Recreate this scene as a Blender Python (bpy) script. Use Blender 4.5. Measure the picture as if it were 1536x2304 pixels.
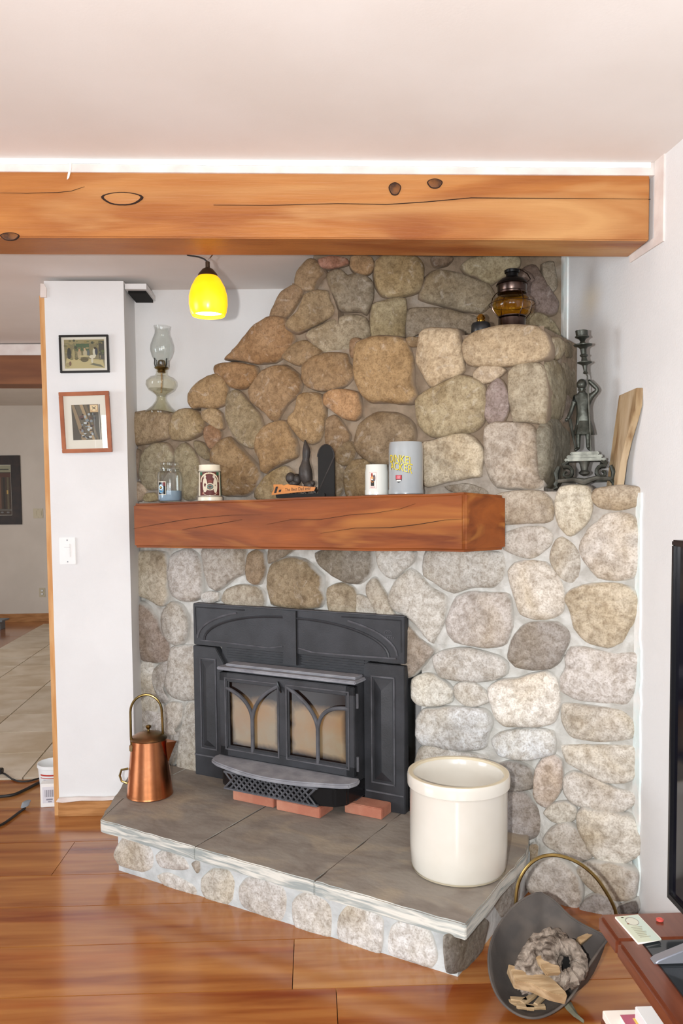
import bpy, bmesh, math, random
import numpy as np
from mathutils import Vector, Matrix, noise

for _o in list(bpy.data.objects): bpy.data.objects.remove(_o, do_unlink=True)
scene = bpy.context.scene
COL = scene.collection
rng = random.Random(7)

# ------------------------------------------------------------------ camera
FPX, PX, HOR, PITCH, ROLL, YAW, EYE = 1800., 768., 1141., math.radians(3.2), 0.0093, math.radians(2.1), 1.45
PY = HOR + FPX*math.tan(PITCH)
fwd = np.array([math.sin(YAW)*math.cos(PITCH), math.cos(YAW)*math.cos(PITCH), -math.sin(PITCH)])
_r0 = np.array([math.cos(YAW), -math.sin(YAW), 0.]); _u0 = np.cross(_r0, fwd)
right = math.cos(ROLL)*_r0 - math.sin(ROLL)*_u0
up = math.sin(ROLL)*_r0 + math.cos(ROLL)*_u0
EYEP = np.array([0, 0, EYE])
cd = bpy.data.cameras.new('camera'); cam = bpy.data.objects.new('camera', cd); COL.objects.link(cam)
cd.sensor_fit = 'VERTICAL'; cd.sensor_height = 36; cd.sensor_width = 24
cd.lens = 36*FPX/2304; cd.shift_y = (PY-1152)/2304; cd.clip_start = .05
cam.matrix_world = Matrix([[right[i], up[i], -fwd[i], EYEP[i]] for i in range(3)] + [[0, 0, 0, 1]])
scene.camera = cam
scene.view_settings.view_transform = 'Standard'; scene.view_settings.look = 'None'
scene.view_settings.gamma = 1; scene.view_settings.use_curve_mapping = False
scene.view_settings.exposure = -0.2

# ------------------------------------------------------------------ world + big lights
w = bpy.data.worlds.new('sky'); scene.world = w; w.use_nodes = True
w.node_tree.nodes['Background'].inputs[0].default_value = (.86, .93, 1, 1)
w.node_tree.nodes['Background'].inputs[1].default_value = 1.0
def area(name, loc, size, rot, power, color):
    l = bpy.data.lights.new(name, 'AREA'); l.shape = 'RECTANGLE'; l.size, l.size_y = size; l.energy = power; l.color = color
    o = bpy.data.objects.new(name, l); COL.objects.link(o); o.location = loc; o.rotation_euler = rot; return o
R90 = math.pi/2
area('window_daylight', (-1.74, -2.5, 1.375), (1.6, 1.5), (R90, 0, 0), 66, (.86, .935, 1))
area('window_daylight', (.35, -2.5, 1.375), (1.25, 1.5), (R90, 0, 0), 52, (.86, .935, 1))
area('window_daylight', (-5.7, 1.2, 1.4), (2.4, 1.6), (R90, 0, -R90), 140, (.86, .935, 1))
area('window_daylight', (-5.7, 7.2, 1.5), (1.6, 1.2), (R90, 0, -R90), 60, (1, .98, .95))  # unseen hall window, added to brighten the hall
fl = bpy.data.lights.new('camera_flash', 'SPOT'); fl.energy = 260; fl.spot_size = math.radians(130); fl.spot_blend = .5
fl.shadow_soft_size = .02; fl.color = (1, .98, .96)
flo = bpy.data.objects.new('camera_flash', fl); COL.objects.link(flo); flo.location = (-.16, -.03, 1.46)
flo.rotation_euler = (math.radians(90), 0, -YAW)

# ------------------------------------------------------------------ pixel rays to real planes
def ray(px, py): return fwd + right*(px-PX)/FPX - up*(py-PY)/FPX
def on_z(px, py, z):
    d = ray(px, py); return EYEP + d*((z-EYE)/d[2])
def on_pl(px, py, n, p0):
    d = ray(px, py); n = np.array(n, float); return EYEP + d*(((np.array(p0)-EYEP)@n)/(d@n))
def on_y(px, py, y): return on_pl(px, py, (0, 1, 0), (0, y, 0))
def proj(p):
    d = np.array(p, float)-EYEP; z = d@fwd; return PX+FPX*(d@right)/z, PY-FPX*(d@up)/z
REF = np.array([-.539, 3.727, 0.]); DD = np.array([.91, -.548, 0]); DD /= np.linalg.norm(DD); NN = np.array([-DD[1], DD[0], 0.])
FANG = math.atan2(DD[1], DD[0])
def L2W(u, w, z=0.): return REF + DD*u - NN*w + np.array([0, 0, z])
def loc(px, py, w=0.):
    P = on_pl(px, py, NN, REF-NN*w); q = P-REF; return float(q@DD), w, float(P[2])
def wallx(y): return 1.14-.07*(y-2.749)

# ------------------------------------------------------------------ helpers
def hx(s):
    s = s.lstrip('#'); c = [int(s[i:i+2], 16)/255 for i in (0, 2, 4)]
    return tuple(x/12.92 if x <= .04045 else ((x+.055)/1.055)**2.4 for x in c)+(1,)
class MB:
    def __init__(s): s.v = []; s.f = []; s.c = []; s.col = None
    def add(s, vs, fs):
        b = len(s.v); s.v += [tuple(float(c) for c in p) for p in vs]
        s.f += [tuple(i+b for i in f) for f in fs]; s.c += [s.col]*len(fs); return s
    def box(s, x0, x1, y0, y1, z0, z1):
        return s.add([(x, y, z) for z in (z0, z1) for x, y in ((x0, y0), (x1, y0), (x1, y1), (x0, y1))],
                     [(3, 2, 1, 0), (4, 5, 6, 7), (0, 1, 5, 4), (1, 2, 6, 5), (2, 3, 7, 6), (3, 0, 4, 7)])
    def loft(s, loops, cap0=True, cap1=True, closed=True):
        n = len(loops[0]); fs = []
        for k in range(len(loops)-1):
            for i in range(n if closed else n-1):
                j = (i+1) % n; fs.append((k*n+i, k*n+j, (k+1)*n+j, (k+1)*n+i))
        if cap0: fs.append(tuple(range(n-1, -1, -1)))
        if cap1: fs.append(tuple(range((len(loops)-1)*n, len(loops)*n)))
        return s.add([p for l in loops for p in l], fs)
    def prism(s, poly, z0, z1):      # poly of (x,y), counterclockwise from above
        return s.loft([[(x, y, z0) for x, y in poly], [(x, y, z1) for x, y in poly]])
    def slab_xz(s, poly, y0, y1):    # poly of (x,z) seen from -y, counterclockwise
        return s.loft([[(x, y0, z) for x, z in poly][::-1], [(x, y1, z) for x, z in poly][::-1]])
    def tube(s, path, r, n=8, closed=False, caps=True):
        path = [Vector(p) for p in path]; m = len(path); loops = []
        prev = None
        for i, p in enumerate(path):
            a = path[i-1] if i > 0 else (path[-1] if closed else p); b = path[i+1] if i < m-1 else (path[0] if closed else p)
            t = (b-a).normalized()
            if prev is None:
                q = Vector((0, 0, 1)) if abs(t.z) < .9 else Vector((1, 0, 0)); nrm = t.cross(q).normalized()
            else:
                nrm = (prev-t*prev.dot(t)); nrm = nrm.normalized() if nrm.length > 1e-6 else t.orthogonal().normalized()
            prev = nrm; bn = t.cross(nrm); rr = r[i] if isinstance(r, (list, tuple)) else r
            loops.append([p+nrm*(rr*math.cos(2*math.pi*k/n))+bn*(rr*math.sin(2*math.pi*k/n)) for k in range(n)])
        if closed: loops.append(loops[0])
        return s.loft(loops, caps and not closed, caps and not closed)
    def lathe(s, prof, n=28, c=(0, 0), cap=True, sx=1, sy=1):
        loops = [[(c[0]+sx*r*math.cos(2*math.pi*k/n), c[1]+sy*r*math.sin(2*math.pi*k/n), z) for k in range(n)] for r, z in prof]
        return s.loft(loops, cap, cap)
    def sphere(s, c, rx, ry=None, rz=None, n=14, m=8):
        ry = ry or rx; rz = rz or rx
        loops = [[(c[0]+rx*math.sin(a)*math.cos(2*math.pi*k/n), c[1]+ry*math.sin(a)*math.sin(2*math.pi*k/n), c[2]-rz*math.cos(a)) for k in range(n)]
                 for a in [math.pi*(i+.15)/(m+.3) for i in range(m+1)]]
        return s.loft(loops)
    def xf(s, fn, start=0):
        for i in range(start, len(s.v)): s.v[i] = tuple(float(c) for c in fn(*s.v[i]))
        return s
    def mesh(s, name, mat, smooth=35, bevel=0, bseg=2):
        me = bpy.data.meshes.new(name)
        if bevel:
            bm = bmesh.new(); vs = [bm.verts.new(p) for p in s.v]
            for f in s.f:
                try: bm.faces.new([vs[i] for i in f])
                except ValueError: pass
            bmesh.ops.recalc_face_normals(bm, faces=bm.faces)
            es = [e for e in bm.edges if len(e.link_faces) == 2 and e.calc_face_angle() > .5]
            bmesh.ops.bevel(bm, geom=es, offset=bevel, segments=bseg, affect='EDGES', clamp_overlap=True)
            bm.to_mesh(me); bm.free()
        else:
            me.from_pydata(s.v, [], s.f)
            if any(c is not None for c in s.c):
                a = me.color_attributes.new('Col', 'FLOAT_COLOR', 'CORNER')
                for p in me.polygons:
                    cc = s.c[p.index] or (1, 1, 1, 1)
                    for li in p.loop_indices: a.data[li].color = cc
            bm = bmesh.new(); bm.from_mesh(me)
            if not any(c is not None for c in s.c): bmesh.ops.recalc_face_normals(bm, faces=bm.faces)
            bm.to_mesh(me); bm.free()
        if smooth:
            me.polygons.foreach_set('use_smooth', [True]*len(me.polygons)); me.set_sharp_from_angle(angle=math.radians(smooth))
        if mat: me.materials.append(MATS[mat])
        return me
def link(name, data, parent=None, location=None):
    o = bpy.data.objects.new(name, data); COL.objects.link(o)
    if parent: o.parent = parent
    if location is not None: o.location = location
    return o
def thing(name, label, cat, location=(0, 0, 0), rotz=0, group=None):
    o = link(name, None, None, location); o.rotation_euler = (0, 0, rotz); o.empty_display_size = .05
    o['label'] = label; o['category'] = cat
    if group: o['group'] = group
    return o
def part(name, mb, mat, parent, label=None, **k):
    o = link(name, mb.mesh(name, mat, **k), parent)
    if label: o['label'] = label
    return o
def solo(name, mb, mat, label, cat, location=(0, 0, 0), rotz=0, group=None, **k):
    o = link(name, mb.mesh(name, mat, **k), None, location); o.rotation_euler = (0, 0, rotz)
    o['label'] = label; o['category'] = cat
    if group: o['group'] = group
    return o
def struct(name, mb, mat, label=None, parent=None, **k):
    o = link(name, mb.mesh(name, mat, **k), parent); o['kind'] = 'structure'
    if label: o['label'] = label
    return o
def text_mesh(s, size):
    cu = bpy.data.curves.new('lettering', 'FONT'); cu.body = s; cu.size = size; cu.align_x = 'CENTER'; cu.align_y = 'CENTER'; cu.resolution_u = 3
    o = bpy.data.objects.new('lettering', cu); me = bpy.data.meshes.new_from_object(o)
    v = [tuple(p.co) for p in me.vertices]; f = [tuple(p.vertices) for p in me.polygons]
    bpy.data.objects.remove(o); bpy.data.meshes.remove(me); bpy.data.curves.remove(cu); return v, f

# ------------------------------------------------------------------ materials
MATS = {}
def M(name, base='#808080', rough=.6, metal=0, var=None, scale=6, stretch=(1, 1, 1), detail=5, bump=0, bscale=40, bstretch=None,
      trans=0, ior=1.45, emit=None, estr=0, objcol=False, attr=False, spec=.5, coat=0, var2=None, scale2=2, lo=.38, hi=.62, alpha=1, dist=0.0, rnd=False):
    m = bpy.data.materials.new(name); m.use_nodes = True; nt = m.node_tree; N = nt.nodes; L = nt.links; b = N['Principled BSDF']
    MATS[name] = m
    b.inputs['Roughness'].default_value = rough; b.inputs['Metallic'].default_value = metal
    b.inputs['Transmission Weight'].default_value = trans; b.inputs['IOR'].default_value = ior
    b.inputs['Specular IOR Level'].default_value = spec; b.inputs['Coat Weight'].default_value = coat; b.inputs['Coat Roughness'].default_value = .12
    b.inputs['Alpha'].default_value = alpha
    if emit: b.inputs['Emission Color'].default_value = hx(emit); b.inputs['Emission Strength'].default_value = estr
    tc = N.new('ShaderNodeTexCoord'); vec = tc.outputs['Object']
    oi = N.new('ShaderNodeObjectInfo')
    if rnd:
        ad = N.new('ShaderNodeVectorMath'); ad.operation = 'ADD'; mu = N.new('ShaderNodeMath'); mu.operation = 'MULTIPLY'; mu.inputs[1].default_value = 37
        L.new(oi.outputs['Random'], mu.inputs[0]); L.new(vec, ad.inputs[0]); L.new(mu.outputs[0], ad.inputs[1]); vec = ad.outputs[0]
    def nz(sc, st, det=5, ds=0):
        mp = N.new('ShaderNodeMapping'); mp.inputs['Scale'].default_value = st; L.new(vec, mp.inputs['Vector'])
        n = N.new('ShaderNodeTexNoise'); n.inputs['Scale'].default_value = sc; n.inputs['Detail'].default_value = det; n.inputs['Distortion'].default_value = ds
        L.new(mp.outputs[0], n.inputs['Vector']); return n.outputs['Fac']
    def mixc(fac, a, c, mode='MIX'):
        mx = N.new('ShaderNodeMix'); mx.data_type = 'RGBA'; mx.blend_type = mode
        if isinstance(fac, float): mx.inputs[0].default_value = fac
        else: L.new(fac, mx.inputs[0])
        for sock, v in ((mx.inputs[6], a), (mx.inputs[7], c)):
            if isinstance(v, tuple): sock.default_value = v
            else: L.new(v, sock)
        return mx.outputs[2]
    def ramp(fac, lo_, hi_):
        mr = N.new('ShaderNodeMapRange'); mr.inputs[1].default_value = lo_; mr.inputs[2].default_value = hi_; L.new(fac, mr.inputs[0]); return mr.outputs[0]
    m_api = dict(N=N, L=L, b=b, nz=nz, mixc=mixc, ramp=ramp, tc=tc, oi=oi)
    col = hx(base)
    if objcol: col = oi.outputs['Color']
    if attr:
        at = N.new('ShaderNodeAttribute'); at.attribute_name = 'Col'; col = at.outputs['Color']
    if var:
        vv = hx(var)
        if objcol: col = mixc(ramp(nz(scale, stretch, detail, dist), lo, hi), col, mixc(1.0, col, vv, 'MULTIPLY'))
        else: col = mixc(ramp(nz(scale, stretch, detail, dist), lo, hi), col, vv)
    if var2:
        vv = hx(var2); f2 = ramp(nz(scale2, stretch, 3, dist), .5, .72)
        col = mixc(f2, col, mixc(1.0, col, vv, 'MULTIPLY') if objcol else vv)
    if isinstance(col, tuple): b.inputs['Base Color'].default_value = col
    else: L.new(col, b.inputs['Base Color'])
    m_api['col'] = col
    if bump:
        bn = N.new('ShaderNodeBump'); bn.inputs['Strength'].default_value = 1; bn.inputs['Distance'].default_value = bump
        L.new(nz(bscale, bstretch or stretch, 6), bn.inputs['Height']); L.new(bn.outputs[0], b.inputs['Normal'])
    return m_api

M('wall_paint', '#e2e2e2', .75, var='#dddddd', scale=3, bump=.0008, bscale=120)
M('hall_paint', '#d8d0c6', .8, var='#d0c8be', scale=2)
M('ceiling_paint', '#e9e3df', .85, var='#e4ddd8', scale=2, bump=.0002, bscale=150)
M('bare_plaster', '#d9ccc6', .9, var='#e6ded8', scale=9, bump=.001, bscale=50)
M('white_caulk', '#f2f2ef', .7, var='#e2efee', scale=12, bump=.003, bscale=45)
M('jamb_wood', '#cf9f6a', .5, var='#c28a50', scale=6, stretch=(8, 8, 1))
M('baseboard_wood', '#b98552', .5, var='#9d6a3a', scale=8, stretch=(1, 8, 8))
M('plank_wood', '#a0602c', .2, objcol=True, var='#bf9c80', scale=3.0, stretch=(.5, 5, 4), detail=9, var2='#d8a078', scale2=2.2, bump=.0003, bscale=14, bstretch=(.6, 8, 4), coat=.5, rnd=True, dist=.35, lo=.3, hi=.7)
M('subfloor', '#3c2415', .8)
M('tile_ceramic', '#b4a084', .35, objcol=True, var='#e4dccf', scale=4, bump=.0006, rnd=True)
M('beam_wood', '#b8783c', .42, var='#8f4f22', scale=2.8, stretch=(.4, 2, 3), detail=9, var2='#c2905a', scale2=2, bump=.0012, bscale=16, bstretch=(.5, 6, 9), dist=1.2, lo=.3, hi=.7)
M('mantel_wood', '#955224', .5, var='#622f16', scale=2.4, stretch=(.5, 2, 4), detail=9, var2='#b07438', scale2=2, bump=.0012, bscale=14, bstretch=(.4, 6, 10), coat=0, spec=.3, dist=1.4, lo=.3, hi=.7)
M('knot_wood', '#7a4a20', .5, var='#3a2010', scale=30)
M('crack_dark', '#2a150a', .9)
M('joint_dark', '#54483e', .95)
_s = M('field_stone', '#a09070', .85, objcol=True, bump=.005, bscale=30, rnd=True)
def rock(api):
    N, L = api['N'], api['L']; c = api['col']; mx, nz, rp = api['mixc'], api['nz'], api['ramp']
    mul = lambda fac, col: mx(fac, c, mx(1.0, c, hx(col), 'MULTIPLY'))
    c = mul(rp(nz(4, (1, 1, 1), 4, .5), .45, .75), '#e0d4be')
    c = mul(rp(nz(9, (1, 1, 1), 6, .8), .50, .78), '#d3d0cd')
    c = mul(rp(nz(42, (1, 1, 1), 9, .6), .40, .7), '#cfc9c2')
    c = mx(rp(nz(20, (1, 1, 1), 7, 1.6), .58, .78), c, mx(.25, c, hx('#f0eae0')))
    c = mul(rp(nz(160, (1, 1, 1), 4), .45, .75), '#d0cac4')
    # mortar smeared over the rims
    at = N.new('ShaderNodeAttribute'); at.attribute_name = 'edge'; g = N.new('ShaderNodeNewGeometry'); sp = N.new('ShaderNodeSeparateXYZ'); L.new(g.outputs['Position'], sp.inputs[0])
    ad = N.new('ShaderNodeMath'); ad.operation = 'ADD'; L.new(at.outputs['Fac'], ad.inputs[0]); L.new(nz(11, (1, 1, 1), 6, .5), ad.inputs[1])
    mc = mx(rp(sp.outputs['Z'], 1.2, 1.7), hx('#c2c0ba'), mx(1.0, hx('#c2c0ba'), hx('#b4a08c'), 'MULTIPLY'))  # upper mortar tan again: soot and dimmer light in the colour
    c = mx(rp(ad.outputs[0], .88, 1.22), c, mc)
    L.new(c, api['b'].inputs['Base Color'])
rock(_s)
_m = M('mortar', '#cac9c4', .92, var='#aeaba4', scale=16, detail=8, bump=.008, bscale=38, dist=.6)
_h = M('hearth_slab', '#8f877d', .75, var='#7d736a', scale=5, detail=9, stretch=(1, 1.6, 2), var2='#a29480', scale2=3, bump=.0015, bscale=30, dist=1.2)
M('hall_beam_wood', '#8c5a36', .5, var='#74462a', scale=3, stretch=(.4, 2, 3))
M('hearth_mortar', '#c6caca', .92, var='#b0b4b4', scale=14, bump=.005, bscale=34)
M('brick_clay', '#b98068', .85, var='#a96a54', scale=12, bump=.001, bscale=90)
M('black_iron', '#35363a', .5, var='#2a2b2e', scale=9, bump=.0006, bscale=160, spec=.5)
M('gloss_iron', '#141416', .22)
M('dusty_iron', '#5b5b60', .75, var='#48484c', scale=16, bump=.0008, bscale=90)
M('ash_iron', '#97979c', .85, var='#808086', scale=14, detail=8, bump=.001, bscale=80)
M('firebox_dark', '#0e0d0c', .95)
M('copper', '#dc9468', .26, metal=1, var='#c47c50', scale=5, bump=.0004, bscale=30)
M('aged_copper', '#8f6a4c', .38, metal=1, var='#6f6448', scale=10)
M('brass', '#9c8450', .3, metal=1, var='#75623a', scale=14)
M('gold_brass', '#e0b050', .18, metal=1)
M('crock_glaze', '#dedad0', .16, var='#d6d0c4', scale=3, coat=.4)
M('crock_rim', '#cfc3a8', .3)
M('scuttle_iron', '#484340', .75, var='#5e564f', scale=7, detail=8, var2='#75695f', scale2=5, bump=.0015, bscale=40)
M('bark', '#9a8d80', .95, var='#463a30', scale=26, stretch=(1, 1, 1), detail=9, bump=.012, bscale=48, lo=.42, hi=.66, dist=1.5)
M('cut_wood', '#c4aa86', .8, var='#a08460', scale=12, stretch=(1, 4, 4), bump=.001, bscale=40)
M('pale_board', '#bca78a', .65, var='#a38a66', scale=5, stretch=(4, 4, .6), detail=8, var2='#7a5c3c', scale2=9)
M('pewter', '#4c4e48', .42, metal=.7, var='#34362f', scale=30, bump=.001, bscale=90)
M('pewter_light', '#6c6c64', .45, metal=.7, var='#4a4a44', scale=30)
M('lantern_metal', '#5a4a44', .26, metal=1, var='#3a302c', scale=9)
M('dark_tin', '#2c2c2c', .32, metal=.9)
M('amber_glass', '#a87a08', .04, trans=.93, ior=1.3)
M('clear_glass', '#f4f4ee', .02, trans=1, ior=1.22)
M('olive_glass', '#d8d4ac', .03, trans=.97, ior=1.28)
M('wax_blue', '#8fa3b8', .5)
M('pane_glass', '#ffffff', .02, trans=1, ior=1.1)
M('print', '#ffffff', .6, attr=True)
M('glossy_print', '#ffffff', .2, attr=True)
M('black_frame', '#1d1a18', .35)
M('orange_frame', '#a8623a', .4, var='#94502a', scale=10)
M('mat_board', '#f0e8de', .8)
M('switch_plastic', '#ebebea', .35)
M('beige_plastic', '#c8bea4', .4)
M('shade_glass', '#f0b020', .25, emit='#ffb800', estr=1.05, trans=.2, var='#f8c830', scale=10)
M('bulb_glow', '#ffffff', .5, emit='#fff2d8', estr=9)
M('shade_cap', '#5a4a3c', .35, metal=.8)
M('chrome', '#c8c8c8', .12, metal=1)
M('cord_black', '#1c1a19', .5)
M('plug_grey', '#7d838a', .5)
M('stand_wood', '#74402c', .3, var='#602f1c', scale=5, stretch=(6, .6, 6), coat=.3)
M('stand_glass', '#2e3235', .1)
M('tv_bezel', '#141417', .25)
M('tv_screen', '#0e0e16', .08)
M('tv_foot', '#9a9ca4', .3, metal=.6)
M('cream_ceramic', '#e8e0cc', .3)
M('white_ceramic', '#d8dad4', .14, coat=.3)
M('grey_ceramic', '#a3a8aa', .22, var='#989ea2', scale=4, coat=.3)
M('figure_dark', '#3a332f', .5, var='#282320', scale=20, bump=.002, bscale=60)
M('bookend_black', '#151312', .6, spec=.25, bump=.0004, bscale=200)
M('saw_wood', '#c07a30', .45, var='#a8641f', scale=10, stretch=(1, 4, 6))
M('ink', '#1a1410', .7)
M('yellow_ink', '#e0c818', .4)
M('red_ink', '#b82a34', .4)
M('cap_black', '#1e2022', .3)
M('bucket_white', '#e4e6e6', .4)
M('dark_frame', '#2e1d16', .5, var='#1c120e', scale=10)
M('leaf_dry', '#8c8a74', .8, var='#6c6a58', scale=20)
M('red_plastic', '#c05048', .3)
M('white_wall_shadow', '#dcd8d4', .8)

# upper wall browner by height: soot tan with the dimmer light painted in
def soot_and_shade(api, tan, zlo, zhi):
    N, L = api['N'], api['L']; g = N.new('ShaderNodeNewGeometry'); sp = N.new('ShaderNodeSeparateXYZ'); L.new(g.outputs['Position'], sp.inputs[0])
    f = api['ramp'](sp.outputs['Z'], zlo, zhi); n = api['ramp'](api['nz'](4, (1, 1, 1), 4), .1, .45)
    mu = N.new('ShaderNodeMath'); mu.operation = 'MULTIPLY'; L.new(f, mu.inputs[0]); L.new(n, mu.inputs[1])
    c = api['mixc'](mu.outputs[0], api['col'], api['mixc'](1.0, api['col'], hx(tan), 'MULTIPLY')); L.new(c, api['b'].inputs['Base Color'])
soot_and_shade(_m, '#b4a08c', 1.2, 1.7)
# dust on the upward faces of the hearth slabs, clean pale marble on the edges
def dust(api, edge):
    N, L = api['N'], api['L']; g = N.new('ShaderNodeNewGeometry'); sp = N.new('ShaderNodeSeparateXYZ'); L.new(g.outputs['Normal'], sp.inputs[0])
    f = api['ramp'](sp.outputs['Z'], .1, .6); e = api['mixc'](api['ramp'](api['nz'](9, (.6, .6, 7), 5, 1.0), .42, .62), hx(edge), hx('#959c9a'))
    c = api['mixc'](f, e, api['col']); L.new(c, api['b'].inputs['Base Color'])
dust(_h, '#d4d2c9')
# sooty stove glass: brown soot stain with its own shape, heavier at the rims and low edge
_g = M('stove_glass', '#85755c', .12, var='#8c6a42', scale=5, detail=6, var2='#86684a', scale2=6)
def soot(api):
    N, L = api['N'], api['L']; sp = N.new('ShaderNodeSeparateXYZ'); L.new(api['tc'].outputs['Generated'], sp.inputs[0])
    def sub(a, k):
        m = N.new('ShaderNodeMath'); m.operation = 'SUBTRACT'; L.new(a, m.inputs[0]); m.inputs[1].default_value = k
        q = N.new('ShaderNodeMath'); q.operation = 'ABSOLUTE'; L.new(m.outputs[0], q.inputs[0]); return q.outputs[0]
    def op(o_, a, b_):
        m = N.new('ShaderNodeMath'); m.operation = o_
        for i, v in enumerate((a, b_)):
            if isinstance(v, float): m.inputs[i].default_value = v
            else: L.new(v, m.inputs[i])
        return m.outputs[0]
    ex = api['ramp'](sub(sp.outputs['X'], .5), .34, .5); ez = op('MAXIMUM', api['ramp'](sp.outputs['Z'], .60, .86), api['ramp'](op('SUBTRACT', 1.0, sp.outputs['Z']), .84, .97))
    e = op('MAXIMUM', ex, ez); n = api['nz'](8, (1, 1, 1), 6, 1.0); f = api['ramp'](op('ADD', op('MULTIPLY', e, .7), op('MULTIPLY', n, .7)), .5, .92)
    c = api['mixc'](f, api['col'], hx('#1c1310')); L.new(c, api['b'].inputs['Base Color'])
soot(_g)
# thin-walled glass: clear body, Fresnel reflection
def thin(name, tint, rough=.0, ior=1.5):
    m = bpy.data.materials.new(name); m.use_nodes = True; N = m.node_tree.nodes; L = m.node_tree.links; N.clear(); MATS[name] = m
    out = N.new('ShaderNodeOutputMaterial'); mx = N.new('ShaderNodeMixShader'); lw = N.new('ShaderNodeLayerWeight'); lw.inputs[0].default_value = .5; pw = N.new('ShaderNodeMath'); pw.operation = 'POWER'; pw.inputs[1].default_value = 3.2; L.new(lw.outputs['Facing'], pw.inputs[0]); fr = N.new('ShaderNodeMath'); fr.operation = 'MULTIPLY_ADD'; fr.inputs[1].default_value = .85; fr.inputs[2].default_value = .04; L.new(pw.outputs[0], fr.inputs[0])
    t = N.new('ShaderNodeBsdfTransparent'); t.inputs[0].default_value = tint; g = N.new('ShaderNodeBsdfGlossy'); g.inputs['Roughness'].default_value = rough
    L.new(fr.outputs[0], mx.inputs[0]); L.new(t.outputs[0], mx.inputs[1]); L.new(g.outputs[0], mx.inputs[2]); L.new(mx.outputs[0], out.inputs[0])
thin('thin_clear', (.96, .97, .96, 1)); thin('thin_olive', (.94, .93, .87, 1)); thin('thin_amber', (.93, .72, .2, 1))

# ------------------------------------------------------------------ room shell
YB, YH = 4.0, 10.5                    # nook back wall, far hall wall
ZF = 2.575                            # ceiling in front of the beam
def zrear(x): return 2.486+.021*(x+1)
XL = -5.6
fl_ = struct('floor', MB().box(XL, 1.5, -2.4, YH, -.06, -.021), 'subfloor')
rows = [4.30, 3.885, 3.465, 3.143, 2.888, 2.62, 2.34, 2.06, 1.78, 1.5, 1.2, .9, .6, .3, 0.]
joints = {5: [-.075], 6: [.057], 3: [-1.6], 4: [-1.9], 1: [-2.0], 2: [-1.05], 0: [-2.3], 7: [-.5]}
pcols = ['#b5793e', '#bc8246', '#b0723a', '#c08a50', '#b4773c', '#b97f48']
for i in range(len(rows)-1):
    xs = [-3.4] + sorted(joints.get(i, [rng.uniform(-1.5, .6)])) + [wallx(rows[i+1])-.004]
    for a, b_ in zip(xs[:-1], xs[1:]):
        o = link('plank', MB().box(a+.0012, b_-.0012, rows[i+1]+.002, rows[i]-.002, -.02, 0).mesh('plank', 'plank_wood', smooth=0), fl_)
        o.color = hx(rng.choice(pcols))
# the rest of the boards beyond the far side of the tiles
for k in range(5):
    o = link('plank', MB().box(XL+.05, -3.12-.04*k, 4.32+k*1.236, 5.55+k*1.236, -.02, -.001).mesh('plank', 'plank_wood', smooth=0), fl_)
    o.color = hx(rng.choice(pcols))
o = link('plank', MB().box(XL+.05, -3.41, 0, 4.3, -.02, 0).mesh('plank', 'plank_wood', smooth=0), fl_); o.color = hx('#a3632f')
TA = math.atan(.075); e1 = np.array([math.cos(TA), math.sin(TA)]); e2 = np.array([-math.sin(TA), math.cos(TA)])
T0 = np.array([-1.583, 4.325]); TS = .467
for j in range(13):
    for i in range(-3, 2):
        p = [T0+e1*(TS*a+g)+e2*(TS*c+h) for a, c, g, h in ((i, j, .004, .004), (i+1, j, -.004, .004), (i+1, j+1, -.004, -.004), (i, j+1, .004, -.004))]
        if i == 0: p = [np.array([min(q[0], -1.225), q[1]]) for q in p]
        if i > 0 or p[2][1] > YH: continue
        o = link('floor_tile', MB().prism([tuple(q) for q in p], -.02, 0).mesh('floor_tile', 'tile_ceramic', smooth=0), fl_)
        o.color = hx(rng.choice(['#d6cab8', '#dacebc', '#d2c5b2', '#d8cab6']))
struct('ceiling', MB().box(XL, 1.4, -2.4, 2.74, ZF, ZF+.08), 'ceiling_paint')
c = MB(); c.loft([[(-5.6, 2.74, zrear(-2.6)), (1.2, 2.74, zrear(1.2)), (1.2, 5.3, zrear(1.2)), (-5.6, 5.3, zrear(-2.6))], [(-5.6, 2.74, 2.66), (1.2, 2.74, 2.66), (1.2, 5.3, 2.66), (-5.6, 5.3, 2.66)]])
c.v = [(x, y, (zrear(max(x, -1.4)) if z < 2.6 else z)) for x, y, z in c.v]
struct('ceiling', c, 'ceiling_paint')
struct('ceiling', MB().box(XL, -1.215, 5.3, YH, 2.79, 2.85), 'hall_paint')
struct('wall_back', MB().box(-1.215, 1.2, YB, YB+.08, -.03, 2.62), 'wall_paint')
struct('wall_far', MB().box(XL, -1.1, YH, YH+.08, -.03, 2.85), 'hall_paint')
wr = MB(); wr.loft([[(wallx(-2.4), -2.4, -.03), (wallx(-2.4)+.1, -2.4, -.03), (wallx(4.05)+.1, 4.05, -.03), (wallx(4.05), 4.05, -.03)],
                    [(wallx(-2.4), -2.4, 2.66), (wallx(-2.4)+.1, -2.4, 2.66), (wallx(4.05)+.1, 4.05, 2.66), (wallx(4.05), 4.05, 2.66)]])
struct('wall_right', wr, 'wall_paint')
wl = MB()
for y0, y1, z0, z1 in ((-2.4, 0, 0, 2.85), (2.4, 6.4, 0, 2.85), (8., YH, 0, 2.85), (0, 2.4, 0, .6), (0, 2.4, 2.2, 2.85), (6.4, 8, 0, .9), (6.4, 8, 2.1, 2.85)): wl.box(XL-.08, XL, y0, y1, z0 or -.03, z1)
struct('wall_left', wl, 'wall_paint')
wb = MB()
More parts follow.
